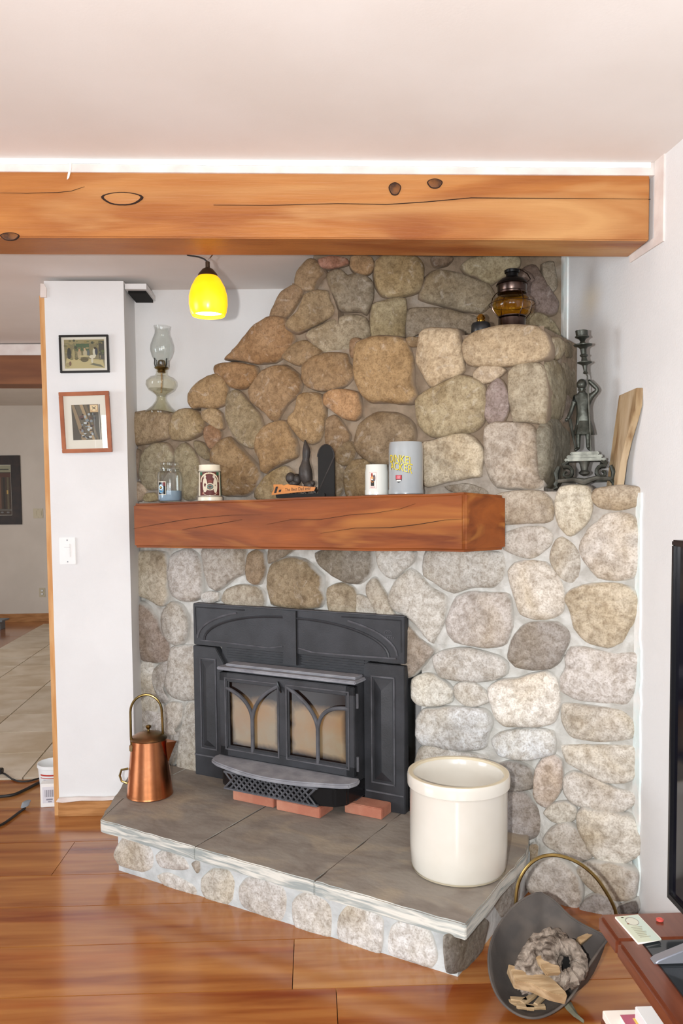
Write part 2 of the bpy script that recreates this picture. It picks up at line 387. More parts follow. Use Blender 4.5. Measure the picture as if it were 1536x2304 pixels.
for x0, x1, z0, z1 in ((XL, -2.66, 0, 2.66), (-.9, -.3, 0, 2.66), (1.0, 1.6, 0, 2.66), (-2.66, -.9, 0, .6), (-2.66, -.9, 2.15, 2.66), (-.3, 1.0, 0, .6), (-.3, 1.0, 2.15, 2.66)): wb.box(x0, x1, -2.48, -2.4, z0 or -.03, z1)
struct('wall_rear', wb, 'wall_paint')
for i, (x0, x1) in enumerate(((-2.66, -.9), (-.3, 1.0))):
    m = MB()
    for a, b_, c_, d_ in ((x0, x1, .6, .65), (x0, x1, 2.1, 2.15), (x0, x0+.05, .6, 2.15), (x1-.05, x1, .6, 2.15), ((x0+x1)/2-.025, (x0+x1)/2+.025, .6, 2.15)): m.box(a, b_, -2.46, -2.41, c_, d_)
    struct('window_%d' % (i+1), m, 'switch_plastic')
# pillar: the end of the partition beside the fireplace, then the partition running back along the hall
PYF = 3.77
struct('wall_partition', MB().box(-1.212, -.852, PYF, YB, -.03, zrear(-1)+.01), 'wall_paint')
struct('wall_hall', MB().box(-1.212, -1.12, YB, YH, -.03, 2.85), 'hall_paint')
struct('trim_1', MB().box(-1.236, -1.213, PYF+.004, PYF+.12, .0, 2.43), 'jamb_wood')
struct('baseboard_left', MB().box(-1.214, -.86, PYF-.014, PYF-.001, 0, .072), 'baseboard_wood', bevel=.003)
lip = MB()
pts = [(-1.222, .074), (-1.19, .069), (-1.1, .077), (-1.0, .075), (-.9, .079), (-.858, .078), (-.858, .094), (-1.0, .089), (-1.12, .093), (-1.21, .09)]
lip.slab_xz(pts, PYF-.022, PYF-.001); struct('trim_2', lip, 'bare_plaster', bevel=.002)
struct('trim_3', MB().slab_xz([(-1.228, 2.42), (-1.2, 2.42), (-1.198, 2.46), (-1.21, 2.48), (-1.225, 2.482)], PYF-.008, PYF+.05), 'bare_plaster')
struct('baseboard_far', MB().box(XL, -3.38, YH-.02, YH-.001, 0, .105), 'baseboard_wood')
# boxed duct with an open dark grille at the top of the pillar
vt = thing('air_duct', 'white boxed duct with a dark open underside at the top of the pillar', 'duct', (-.80, 3.88, 2.45))
part('duct_box', MB().box(-.048, .05, -.1, .115, .012, .036), 'wall_paint', vt)
part('duct_opening', MB().box(-.04, .042, -.07, .1, 0, .012), 'firebox_dark', vt)
# plaster strips round the ceiling beam
sp = MB(); top = []; n = 40
for i in range(n+1):
    x = -3.5+4.64*i/n; top.append((x, 2.545))
sp.slab_xz([(-3.5, 2.535), (1.146, 2.535), (1.146, 2.58), (-3.5, 2.58)], 2.668, 2.70)
struct('trim_4', sp, 'bare_plaster')
jg = []
for i in range(61): jg.append((-3.4+4.53*i/60, 2.5575+.006*noise.noise(Vector((i*.35, 3, 0)))+.003*noise.noise(Vector((i*1.3, 8, 0)))))
struct('trim_5', MB().slab_xz(jg+[(1.13, 2.577), (-3.4, 2.577)], 2.6645, 2.669), 'white_caulk', smooth=0)
bm_ = MB(); bm_.loft([[(wallx(y)-d, y, z) for y, z in ((2.60, 2.575), (2.60, 2.30), (2.83, 2.30), (2.835, 2.33), (2.66, 2.33), (2.66, 2.575))] for d in (.006, -.01)])
struct('trim_6', bm_, 'bare_plaster')
ck = []
for i in range(33):
    z = .02+1.47*i/32; ck.append((2.728+.012*noise.noise(Vector((z*9, 1, 0)))-.012*(z < .95)+.012*noise.noise(Vector((z*23, 5, 0))), z))
cm = MB(); cm.loft([[(wallx(y)-d, y, z) for y, z in ck+[(2.80, 1.49), (2.80, .02)]] for d in (.007, -.006)])
struct('trim_7', cm, 'white_caulk', smooth=0)
ck2 = MB(); ck2.loft([[(wallx(y)-d, y, z) for y, z in ((3.40, 2.1), (3.40, 2.53), (3.47, 2.53), (3.47, 2.1))] for d in (.006, -.006)]); struct('trim_8', ck2, 'white_caulk')

# ------------------------------------------------------------------ ceiling beams
def beam(name, x0, x1, y0, y1, z0, z1, label, bow=0., mat='beam_wood'):
    o = thing(name, label, 'beam', ((x0+x1)/2, (y0+y1)/2, z0)); h = (x1-x0)/2; d = (y1-y0)/2; m = MB(); loops = []
    for i in range(25):
        x = -h+2*h*i/24; j = lambda s: .0025*noise.noise(Vector((x*2.1, s*9, 1)))
        xx = min(x, wallx(y1)-(x0+x1)/2-.002) if i == 24 else x
        loops.append([(xx, -d+j(1), j(2)+bow*(x/h)**2), (xx, d+j(3), j(4)+bow*(x/h)**2), (xx, d, z1-z0), (xx, -d+j(5), z1-z0+j(6))])
    m.loft(loops); part('timber', m, mat, o, bevel=.004); return o
bmo = beam('ceiling_beam', -3.3, 1.138, 2.675, 2.85, 2.33, 2.545, 'long orange timber beam with dark knots under the plaster ceiling', -.004)
BX = (-3.3+1.138)/2
def knot(px, py, rx, rz, under=False):
    P = on_y(px, py, 2.673); m = MB()
    m.loft([[(P[0]-BX+rx*s*math.cos(a)*(1+.1*math.sin(3*a)), P[1]-2.7625-d, P[2]-2.33+rz*s*math.sin(a)) for a in [2*math.pi*k/22 for k in range(22)]] for s, d in ((1, -.004), (1, .0012), (.86, .002))], False, False)
    part('knot_ring', m, 'crack_dark', bmo)
    m = MB(); m.loft([[(P[0]-BX+rx*.86*s*math.cos(a)*(1+.1*math.sin(3*a)), P[1]-2.7625-.002-d, P[2]-2.33+rz*.86*s*math.sin(a)) for a in [2*math.pi*k/22 for k in range(22)]] for s, d in ((1, 0), (.5, .001), (.1, .001))], False, True)
    part('knot', m, 'knot_wood' if rx < .05 else 'beam_wood', bmo)
for k in ((275, 447, .066, .021), (888, 425, .02, .021), (978, 413, .025, .016), (22, 532, .03, .013)): knot(*k)
def crack(parent, pts, y, wdt, ox, oz):
    m = MB(); up_, dn = [], []
    for i, (px, py) in enumerate(pts):
        P = on_y(px, py, y); t = wdt*(math.sin(math.pi*(i+.15)/(len(pts)-.7)))
        up_.append((P[0]-ox, P[2]-oz+t)); dn.append((P[0]-ox, P[2]-oz-t))
    m.slab_xz(dn+up_[::-1], -(2.7625-y)-.001, -(2.7625-y)+.004); part('crack', m, 'crack_dark', parent, smooth=0)
crack(bmo, [(480, 461), (600, 462), (760, 458), (870, 460), (960, 454), (1060, 445), (1200, 446), (1340, 447), (1463, 448)], 2.673, .0009, BX, 2.33)
crack(bmo, [(0, 434), (60, 435), (130, 433), (160, 430), (190, 420)], 2.673, .0007, BX, 2.33)
hb = beam('hall_beam', -5.4, -1.22, 5.2, 5.4, 2.25, 2.43, 'plain brown timber beam across the hall beyond the pillar', mat='hall_beam_wood')
struct('trim_9', MB().box(-5.5, -1.22, 5.21, 5.4, 2.43, 2.5), 'bare_plaster')
ts = MB(); ts.slab_xz([(on_y(x, y, 2.66)[0], on_y(x, y, 2.66)[2]) for x, y in ((155, 362), (161, 362), (160, 380), (155, 400), (150, 404), (152, 392), (156, 378))][::-1], 2.6605, 2.6625)
solo('tape_shred', ts, 'mat_board', 'torn white paper tape hanging over the top edge of the beam', 'tape')

# ------------------------------------------------------------------ stone fireplace
UL, US = -.372, 1.617
fp = thing('stone_fireplace', 'tall corner fireplace of rounded fieldstones set in pale mortar', 'fireplace', tuple(L2W(.6, -.2)))
FO = np.array(fp.location)
def fpart(name, mb, mat, **k):
    mb.xf(lambda x, y, z: (x-FO[0], y-FO[1], z-FO[2])); return part(name, mb, mat, fp, **k)
P2 = lambda u, w: tuple(L2W(u, w)[:2])
wallF = (wallx(2.76)-.002, 2.76)
SW = (wallx(3.30)-.002, 3.30)
BR = (wallx(3.99)-.002, 3.99)
MW = -.078
body = MB()
body.prism([P2(UL, MW), P2(.1, MW), P2(.1, -.345), (-.35, 3.99), (-.85, 3.99), (-.85, 3.95)], 0, .9)
body.prism([P2(1.115, MW), wallF, BR, P2(1.115, -.55)], 0, .9)
body.prism([P2(UL, MW), (wallF[0], wallF[1]), BR, (-.85, 3.99)], .9, 1.5)
body.prism([P2(UL, MW), P2(US-.03, MW), SW, BR, (-.85, 3.99)], 1.5, 1.9)
body.prism([P2(.2, MW), P2(US-.03, MW), SW, BR, (0, 3.99)], 1.9, 2.11)
body.prism([(0.02, 3.465), (wallx(3.465)-.002, 3.465), BR, (.0, 3.99)], 2.11, 2.52)
slope = [loc(*p, w=MW) for p in ((452, 930), (470, 900), (512, 850), (545, 815), (575, 775), (630, 722), (655, 660), (690, 610), (700, 590), (720, 585), (760, 700), (760, 930))]
sl = MB(); sl.loft([[tuple(L2W(u, MW-d, z)) for u, _, z in slope] for d in (0, .3)]); body.add(sl.v, sl.f)
fpart('mortar_body', body, 'mortar', smooth=0)
def flare(u, z): return .085*max(0., min(1., (.5-z)/.5))**1.3*max(0., min(1., (u-1.56)/.06))
# uneven mortar skin of the joints
def inpoly(x, y, poly):
    r = False; j = len(poly)-1
    for i in range(len(poly)):
        if (poly[i][1] > y) != (poly[j][1] > y) and x < (poly[j][0]-poly[i][0])*(y-poly[i][1])/(poly[j][1]-poly[i][1])+poly[i][0]: r = not r
        j = i
    return r
UW = float((np.array([wallF[0], wallF[1], 0])-REF)@DD)
outline = [(UL, .2), (.1, .2), (.1, .9), (1.115, .9), (1.115, -.01), (UW, -.01), (UW, 1.5), (US-.02, 1.5), (US-.02, 2.1), (.62, 2.1), (.62, 2.3)] + [(u, z) for u, _, z in slope[9:1:-1]] + [(slope[0][0], 1.9), (UL, 1.9)]
sk = MB(); idx = {}; st = .017
for i in range(int((UW-UL)/st)+2):
    for j in range(int(2.5/st)):
        u, z = UL+i*st, j*st
        if not inpoly(u+st/2, z+st/2, outline): continue
        q = []
        for a, b_ in ((i, j), (i+1, j), (i+1, j+1), (i, j+1)):
            if (a, b_) not in idx:
                uu, zz = min(UL+a*st, UW), b_*st; n_ = noise.noise(Vector((uu*6, zz*6, 0)))*.010+noise.noise(Vector((uu*22, zz*22, 4)))*.005
                idx[(a, b_)] = len(sk.v); sk.v.append(tuple(L2W(uu, -.056+n_*.7+flare(uu, zz), zz)))
            q.append(idx[(a, b_)])
        sk.f.append(tuple(q)); sk.c.append(None)
fpart('mortar', sk, 'mortar')
fpart('firebox', MB().loft([[tuple(L2W(u, w_, z)) for u, w_, z in ((.09, -.1, .19), (1.13, -.1, .19), (1.13, -.48, .19), (.09, -.36, .19))], [tuple(L2W(u, w_, z)) for u, w_, z in ((.09, -.1, .2), (1.13, -.1, .2), (1.13, -.48, .2), (.09, -.36, .2))]]), 'firebox_dark')

PLANES = {'F': (REF, DD, np.array([0, 0, 1.]), -NN, -.045, -.058),
          'G': (np.array([0, 3.44, 0]), np.array([1., 0, 0]), np.array([0, 0, 1.]), np.array([0, -1., 0]), 0., -.022),
          'S': (L2W(US, -.05), NN, np.array([0, 0, 1.]), DD, -.012, -.022)}
def catmull(p, n, lin=0.):
    p = np.array(p); m = len(p); out = []
    seg = [np.linalg.norm(p[(i+1) % m]-p[i]) for i in range(m)]; tot = sum(seg)
    for i in range(m):
        k = max(2, round(n*seg[i]/tot)); a, b_, c_, d_ = p[i-1], p[i], p[(i+1) % m], p[(i+2) % m]
        for t in [q/k for q in range(k)]:
            out.append((1-lin)*.5*(2*b_+(c_-a)*t+(2*a-5*b_+4*c_-d_)*t*t+(3*b_-a-3*c_+d_)*t**3)+lin*(b_+(c_-b_)*t))
    return np.array(out)
nst = [0]
def stone(parent, off, plane, pix, col, bulge=None, grow=.0125):
    O, U, V, Nn, w0, wb = plane; nst[0] += 1; sd = nst[0]*7.31
    if plane is PLANES['F']:
        q = np.mean([on_pl(x, y, Nn, O+Nn*w0) for x, y in pix], axis=0); fl_w = flare(float((q-O)@U), float(q[2])); w0 += fl_w; wb += fl_w
    P = [on_pl(x, y, Nn, O+Nn*w0) for x, y in pix]
    uv = np.array([((p-O)@U, (p-O)@V) for p in P]); crv = catmull(uv, 44, .35); cen = crv.mean(0)
    rad = np.linalg.norm(crv-cen, axis=1); mr = float(rad.min())
    jit = np.array([noise.noise(Vector((q[0]*16+sd, q[1]*16, 1)))*.35+noise.noise(Vector((q[0]*45+sd, q[1]*45, 3)))*.2 for q in crv])
    crv = cen+(crv-cen)*(1+(grow+jit*min(.016, .1*mr))/np.maximum(rad, .02))[:, None]
    b = .62*(bulge or max(.02, min(.052, .34*mr+.008))); vs = []; n = len(crv); C3 = O+U*cen[0]+V*cen[1]
    side_ = plane is PLANES['S'] or (parent is not fp and Nn is rn); prof = [(1.0, wb-(.004 if side_ else .045)-w0), (1.0, wb-w0+.002), (.968, (wb-w0)*.3+.3*b), (.9, .62*b), (.77, .84*b), (.54, .96*b), (.26, 1.0*b)]
    tilt = (rng.uniform(-.05, .05), rng.uniform(-.05, .05))
    for s, h in prof:
        for k in range(n):
            q = (crv[k]-cen)*s; pp = Vector(((cen[0]+q[0])*9+sd, (cen[1]+q[1])*9, sd))
            dn = noise.noise(pp)*.011+noise.noise(pp*2.7)*.007+noise.noise(pp*6)*.004-.010*max(0, .12-abs(noise.noise(pp*1.6+Vector((5, 1, 0)))))*6*.3 if s < .99 else 0
            ww = h+dn*min(1, b/.035)+(q[0]*tilt[0]+q[1]*tilt[1] if s < .99 else 0)
            vs.append(tuple(U*q[0]+V*q[1]+Nn*(w0+ww)))
    m = MB(); fs = []
    for r in range(len(prof)-1):
        for k in range(n):
            j = (k+1) % n; fs.append((r*n+k, r*n+j, (r+1)*n+j, (r+1)*n+k))
    vs.append(tuple(Nn*(w0+1.0*b))); c_ = len(vs)-1; r = len(prof)-1
    for k in range(n): fs.append((r*n+k, r*n+(k+1) % n, c_))
    m.add(vs, fs); me_ = m.mesh('stone', 'field_stone', smooth=180); ea = me_.attributes.new('edge', 'FLOAT', 'POINT'); ev = [e_ for e_ in ((1., .8, .55, .22, .04, 0., 0.) if (plane is PLANES['F'] or plane is PLANES['G'] or parent is not fp and Nn is not rn) else (.2, .25, .25, .15, 0., 0., 0.)) for _ in range(n)]+[0.]; ea.data.foreach_set('value', ev)
    o = link('stone', me_, parent, tuple(C3-off)); c_ = hx(col); g_ = .3*c_[0]+.5*c_[1]+.2*c_[2]; k_ = .45 if g_ > .42 else .22; sc_ = 1.22 if g_ > .42 else 1.1; c_ = tuple((x*(1-k_)+g_*k_)*sc_ for x in c_[:3]); o.color = (c_[0], c_[1], c_[2], 1); return o  # pale stones lifted more: stronger light on the lower wall put into colour
def crop(ox, oy, sc, s): return [(ox+float(a.split(',')[0])/sc, oy+float(a.split(',')[1])/sc) for a in s.split()]
STONES = [
 # plane, origin, scale, outline, colour, bulge
 ('F', 600, 570, 4, '370,70 420,75 490,180 430,240 410,320 330,310 265,270 290,170', '8f7550', 0),
 ('F', 600, 570, 4, '255,290 310,330 290,400 190,540 110,570 40,550 90,440 150,350', '927550', 0),
 ('G', 600, 570, 4, '340,390 430,345 540,350 560,440 600,490 580,560 450,620 300,690 190,640 200,590 290,520 320,460', '9c8560', 0),
 ('G', 600, 570, 4, '480,60 560,45 700,50 715,95 600,115 500,125', 'b08070', 0),
 ('G', 600, 570, 4, '775,40 850,28 930,50 945,110 920,160 850,180 790,140 768,100', 'a88a62', 0),
 ('G', 600, 570, 4, '550,190 620,155 680,165 730,215 800,190 890,220 940,270 940,400 890,530 840,500 720,500 660,490 640,420 590,330 560,260', '8a7d66', 0),
 ('G', 600, 570, 4, '985,80 1060,35 1200,25 1340,40 1395,110 1395,240 1370,330 1250,360 1150,380 1050,360 1000,290 980,180', 'a8956c', 0),
 ('G', 600, 570, 4, '960,470 1050,440 1150,410 1240,420 1245,520 1230,640 1225,770 1100,760 960,755 945,620', '9f8f68', 0),
 ('G', 600, 570, 4, '390,700 500,650 620,600 720,570 800,560 880,590 920,680 915,750 850,790 770,830 760,910 640,910 540,890 440,820 370,740', 'a09072', 0),
 ('F', 0, 0, 1, '640,719 660,765 640,792 615,812 575,813 530,808 508,808 522,795 545,770 570,740 600,718 625,714', 'a07a4c', .05),
 ('F', 600, 570, 4, '150,930 250,830 340,800 440,850 480,890 380,950 290,990 220,970', '90744c', 0),
 ('F', 600, 570, 4, '330,1010 400,950 500,915 600,910 700,920 720,990 760,1040 755,1120 700,1180 600,1210 480,1220 380,1190 325,1130', '98794f', 0),
 ('F', 600, 570, 4, '800,900 830,820 920,770 1050,755 1180,770 1260,820 1290,900 1310,1050 1310,1180 1345,1270 1310,1340 1180,1335 1050,1325 930,1320 880,1270 830,1160 800,1050', 'a5834f', .065),
 ('F', 600, 570, 4, '765,800 800,780 840,800 800,850 795,920 765,910', '8b6a45', 0),
 ('F', 600, 570, 4, '1275,775 1330,765 1380,780 1370,820 1300,825', '8b7350', 0),
 ('F', 600, 570, 4, '530,1280 600,1245 720,1245 820,1270 835,1360 830,1450 780,1490 700,1470 620,1420 530,1360', 'b08450', .05),
 ('F', 0, 0, 1, '602,832 640,826 668,845 677,865 668,888 645,905 632,925 625,940 612,942 598,925 570,905 562,880 575,860 588,842', '9a7a50', .055),
 ('F', 600, 840, 4, '300,210 400,190 480,210 510,270 515,380 490,500 470,590 400,620 320,590 260,520 210,440 220,390 280,340', 'a58555', .045),
 ('F', 600, 840, 4, '540,430 600,395 650,430 690,500 730,560 720,610 650,660 620,760 580,780 560,700 540,580', '8f7350', 0),
 ('F', 600, 840, 4, '650,680 700,640 760,640 790,720 740,800 680,810 630,770', '85704f', 0),
 ('F', 600, 840, 4, '830,480 900,410 1000,370 1130,370 1250,410 1310,480 1320,570 1300,680 1250,780 1150,820 1020,810 900,770 830,700 800,600', '8d7655', .06),
 ('F', 600, 840, 4, '720,880 780,800 880,790 920,830 920,1000 900,1120 740,1120 710,1000', '90784f', 0),
 ('F', 600, 840, 4, '560,800 630,790 680,870 690,980 640,1100 560,1110', '8c7a5c', 0),
 ('F', 280, 740, 4, '1200,980 1260,890 1370,845 1460,850 1500,930 1540,1050 1540,1140 1440,1190 1340,1240 1300,1290 1250,1270 1240,1190 1190,1090', 'a08052', .05),
 ('F', 280, 740, 4, '1180,1450 1280,1330 1420,1250 1500,1290 1560,1450 1500,1530 1200,1530', '9a855c', .02),
 ('F', 280, 740, 4, '830,330 920,315 1050,325 1170,340 1190,400 1160,480 1070,525 970,510 900,440 830,410 815,365', '96703f', .05),
 ('F', 280, 740, 4, '600,590 680,500 760,440 840,415 900,450 915,560 900,670 820,700 700,690 630,710 595,660', 'a0804f', .05),
 ('F', 280, 740, 4, '930,600 1000,560 1070,610 1120,690 1190,760 1230,850 1220,950 1180,1040 1120,1060 1030,1000 970,910 920,800 920,690', '95835f', .025),
 ('F', 280, 740, 4, '710,750 790,730 860,770 880,880 840,890 770,840 710,810', 'a58a5e', 0),
 ('F', 280, 740, 4, '730,900 800,880 850,940 820,1040 770,1060 730,980', 'a07a58', 0),
 ('F', 280, 740, 4, '640,1020 700,1040 750,1110 770,1150 730,1165 690,1130 650,1080', '80704f', 0),
 ('F', 280, 740, 4, '800,1100 870,1010 950,990 1020,1060 1100,1150 1190,1230 1230,1330 1180,1420 1080,1490 980,1490 890,1480 860,1400 850,1220 780,1200', '94764a', .065),
 ('F', 280, 740, 4, '30,800 60,765 180,752 300,748 400,780 410,870 390,970 300,1000 180,1020 80,1040 40,960', '9f8864', .05),
 ('F', 280, 740, 4, '450,790 500,740 590,735 650,765 705,830 700,920 640,960 540,990 430,985 420,890', 'a08a60', .05),
 ('F', 280, 740, 4, '20,1130 60,1090 110,1110 120,1220 100,1330 50,1350 20,1300', '8a7560', 0),
 ('F', 280, 740, 4, '150,1220 200,1100 290,1040 380,1050 430,1140 400,1230 330,1330 300,1420 200,1430 150,1350', 'a09678', .03),
 ('F', 280, 740, 4, '470,1100 540,1040 620,1120 660,1250 660,1400 640,1510 540,1520 510,1400 480,1250', '9d9272', .03),
 ('F', 280, 740, 4, '20,1420 80,1390 160,1410 190,1470 150,1530 30,1530', 'b5a088', 0),
 ('F', 280, 740, 4, '190,1500 260,1490 300,1530 200,1545', 'a89a70', 0),
 ('G', 920, 570, 4, '225,40 320,30 380,50 330,90 250,100', '857260', 0),
 ('G', 920, 570, 4, '490,110 560,50 700,30 850,28 980,40 985,110 900,170 800,220 740,260 640,210 540,180', 'a09472', 0),
 ('G', 920, 570, 4, '120,330 170,210 260,155 400,180 560,230 700,280 760,360 740,440 640,520 500,500 350,460 200,430 110,400', '95866a', 0),
 ('G', 920, 570, 4, '0,510 80,490 250,500 400,530 560,560 640,600 700,700 500,720 300,700 100,720 0,760 -25,600', '948672', .02),
 ('G', 920, 570, 4, '1010,190 1080,120 1140,120 1190,210 1260,330 1330,430 1320,520 1250,540 1150,500 1080,440 1060,330', '7d6a62', 0),
 ('G', 920, 570, 4, '1210,110 1290,90 1300,180 1320,290 1280,330 1230,230', '8a7d68', 0),
 ('G', 920, 570, 4, '1090,560 1180,550 1280,620 1340,700 1360,780 1240,750 1140,680 1060,640', '958765', 0),
 ('F', 920, 570, 4, '110,740 170,690 280,690 420,700 450,780 465,900 480,1040 400,1100 300,1140 240,1190 180,1170 130,1080 85,980 95,850', 'c0a882', .05),
 ('F', 920, 570, 4, '500,870 520,780 620,710 800,670 980,660 1130,670 1210,730 1250,830 1240,920 1130,970 960,990 800,1000 640,1010 540,990', 'b8a07a', .055),
 ('F', 920, 570, 4, '600,1070 680,1025 800,1030 850,1060 780,1110 680,1150 600,1130', 'c0aa8a', 0),
 ('F', 920, 570, 4, '700,1330 720,1220 790,1140 840,1180 880,1280 880,1400 840,1500 740,1530 690,1440', '95827a', 0),
 ('F', 920, 570, 4, '80,1330 150,1260 300,1180 460,1110 580,1140 660,1200 690,1300 680,1400 650,1520 560,1590 420,1600 300,1640 200,1630 100,1540', 'a8966f', .06),
 ('F', 920, 570, 4, '910,1080 1000,1010 1100,1000 1190,1030 1220,1150 1225,1350 1210,1520 1120,1505 1020,1490 950,1500 930,1380 910,1220', 'a89a7e', .04),
 ('S', 920, 570, 4, '1225,1060 1270,960 1340,1000 1380,1120 1385,1300 1350,1480 1260,1480 1230,1300', 'a09577', .03),
 ('S', 920, 570, 4, '1370,980 1430,970 1490,1020 1490,1240 1450,1300 1390,1240 1370,1100', '968a72', .025),
 ('S', 920, 570, 4, '1262,770 1370,795 1380,880 1320,940 1270,900 1250,840', 'b3a380', .03),
 ('S', 920, 570, 4, '1390,805 1485,845 1485,920 1400,930', '85785e', .025),
 ('F', 930, 840, 4, '80,650 200,610 340,570 460,560 540,600 610,690 620,760 590,860 590,920 480,930 300,960 140,1010 85,960', 'c8b48a', .04),
 ('F', 930, 840, 4, '660,500 760,450 900,460 1040,480 1090,540 1100,680 1110,800 1150,990 1070,1030 930,1020 760,1010 700,940 670,840 655,650', 'b8aa98', .04),
 ('S', 930, 840, 4, '1150,520 1240,410 1310,470 1390,540 1400,680 1370,800 1310,1000 1220,1000 1170,900 1155,700', '8c8672', .03),
 ('S', 930, 840, 4, '1320,330 1360,200 1400,220 1400,380 1340,430', '9a8a7c', 0),
 ('F', 930, 840, 4, '300,1020 450,1010 600,1040 670,1100 500,1090 350,1060', '9a9284', .015),
 ('F', 1080, 1080, 4, '150,150 260,120 420,115 560,120 640,190 655,260 640,350 560,380 420,370 250,390 180,370 150,280', 'b5a894', .045),
 ('F', 1080, 1080, 4, '700,170 730,85 830,65 960,80 1000,180 980,330 920,410 850,475 790,480 720,400 695,280', 'c8bc9c', .05),
 ('F', 1080, 1080, 4, '1010,150 1060,85 1250,72 1480,78 1500,150 1480,230 1350,245 1150,255 1070,230', 'b8a890', .04),
 ('F', 1080, 1080, 4, '920,560 980,450 1060,390 1110,320 1250,300 1380,340 1420,430 1440,600 1430,780 1370,870 1220,890 1070,860 990,770 920,660', 'cdc2b4', .06),
 ('F', 1080, 1080, 4, '200,520 260,470 400,435 560,435 640,490 620,580 520,660 440,690 330,660 230,620', 'bab0a0', 0),
 ('F', 1080, 1080, 4, '660,640 690,560 750,530 830,590 880,670 890,780 890,870 830,915 760,890 690,810 650,720', 'bdb3a0', 0),
 ('F', 1080, 1080, 4, '270,830 330,760 450,740 590,755 680,840 730,950 755,1080 730,1180 620,1240 480,1230 380,1190 330,1060 290,940', 'd0c4b0', .055),
 ('F', 1080, 1080, 4, '780,1070 830,1000 980,950 1180,945 1350,970 1430,1060 1420,1180 1340,1330 1280,1450 1150,1495 960,1440 860,1330 820,1180', 'c8b48c', .06),
 ('F', 1080, 1360, 4, '300,320 400,200 520,170 690,170 790,250 790,340 700,500 620,560 480,570 330,550 265,480 270,410', 'a09890', .05),
 ('F', 1080, 1360, 4, '780,480 830,390 940,390 1100,430 1220,450 1350,440 1440,450 1470,560 1440,680 1380,780 1320,890 1180,880 1000,860 860,840 740,770 740,650 790,560', 'c8beb4', .05),
 ('F', 1080, 1360, 4, '760,900 900,910 1100,940 1260,960 1360,1030 1410,1090 1370,1190 1250,1215 1050,1210 860,1190 780,1110 745,1020', 'cac2b4', .045),
 ('F', 1080, 1360, 4, '90,760 200,690 350,680 460,640 590,610 660,660 690,780 695,920 660,1040 560,1080 400,1080 220,1080 140,980', 'e0d8ca', .06),
 ('F', 1080, 1360, 4, '120,1220 200,1160 350,1140 520,1130 640,1150 660,1250 650,1340 500,1370 330,1380 190,1360 140,1290', 'ccd0d2', .04),
 ('F', 1080, 1680, 4, '740,0 900,-10 1100,0 1300,-10 1400,0 1440,100 1430,190 1370,280 1250,310 1100,290 1000,250 880,180 790,130', 'd0c8b8', .05),
 ('F', 1080, 1680, 4, '500,330 510,220 560,130 640,90 720,140 725,250 710,380 660,470 600,530 520,490 490,420', 'd0beb2', .035),
 ('F', 1080, 1680, 4, '150,190 280,150 380,170 450,210 470,310 440,370 300,370 150,350', '9a9590', .04),
 ('F', 1080, 1680, 4, '140,440 300,400 420,430 490,540 560,680 570,740 500,800 350,840 140,860', 'a09894', .045),
 ('F', 1080, 1680, 4, '760,300 850,240 1000,280 1150,360 1300,400 1400,440 1380,510 1270,570 1120,580 960,540 840,500 770,420', 'd0c8bc', .035),
 ('F', 1080, 1680, 4, '590,600 660,540 760,520 840,560 840,640 760,670 660,660', 'c8c0ac', 0),
 ('F', 1080, 1680, 4, '890,620 950,560 1060,600 1200,620 1340,640 1410,760 1440,860 1420,960 1320,1020 1200,1070 1100,1040 1010,950 960,850 900,740', 'd8d0be', .06),
 ('F', 1080, 1680, 4, '580,850 650,760 780,710 880,780 940,880 990,980 880,1010 740,950 620,900', 'c0bab2', .03),
 ('F', 1080, 1680, 4, '410,1150 500,1070 640,1020 760,1080 860,1170 900,1290 890,1400 820,1500 700,1470 550,1350 440,1290', 'c2bab0', .04),
 ('F', 1080, 1680, 4, '880,1130 960,1060 1100,1060 1280,1090 1390,1150 1380,1290 1350,1370 1200,1370 1060,1310 960,1230', 'c0bab2', .035),
 ('F', 1080, 1680, 4, '900,1480 960,1390 1060,1350 1160,1390 1220,1460 1200,1560 1000,1560 880,1540', '9a9490', .035),
 ('F', 1080, 1680, 4, '420,960 470,900 530,920 500,1000 440,1010', 'a89880', 0),
 ('F', 1080, 1680, 4, '1260,1450 1380,1410 1390,1480 1280,1500', '706a68', 0),
 ('F', 840, 1220, 4, '30,70 130,60 300,65 370,100 340,180 260,240 190,310 120,290 60,210', 'bab8ae', .03),
 ('F', 840, 1220, 4, '480,90 700,75 960,75 1150,100 1180,230 1150,330 1070,400 900,390 730,440 640,410 560,350 470,300', 'b5b0a4', .04),
 ('F', 840, 1220, 4, '170,440 230,330 340,250 430,320 500,410 640,490 640,580 620,720 560,830 530,890 470,840 420,760 320,660 200,600 150,520', 'c0baac', .045),
 ('F', 840, 1220, 4, '700,600 760,500 860,465 1050,465 1210,480 1240,600 1240,760 1190,900 1100,930 900,920 740,890 680,820 665,720', 'bdb2a8', .05),
 ('F', 840, 1220, 4, '550,1030 640,985 780,970 950,990 1100,1030 1185,1090 1180,1180 1080,1230 900,1240 700,1230 600,1200 560,1110', 'c0bab0', .04),
 ('F', 840, 1220, 4, '270,740 350,800 400,880 530,970 470,1050 400,1140 350,1190 270,1180', 'a89c90', .035),
 ('F', 840, 1220, 4, '370,1240 480,1200 560,1220 650,1280 700,1330 680,1430 560,1455 430,1450 365,1390', 'd0ccbc', .045),
 ('F', 840, 1220, 4, '740,1310 800,1275 900,1285 980,1340 1030,1420 940,1455 830,1450 760,1400', 'c8c4bc', 0),
 ('F', 880, 1480, 4, '240,560 300,470 450,460 640,460 820,470 880,520 890,600 860,680 830,790 760,820 600,825 400,790 280,770 235,690', 'c4c6c6', .05),
 ('F', 880, 1480, 4, '230,940 260,830 330,790 460,810 560,850 700,860 850,900 800,1000 500,1000 240,1010', 'b8b6ae', .04),
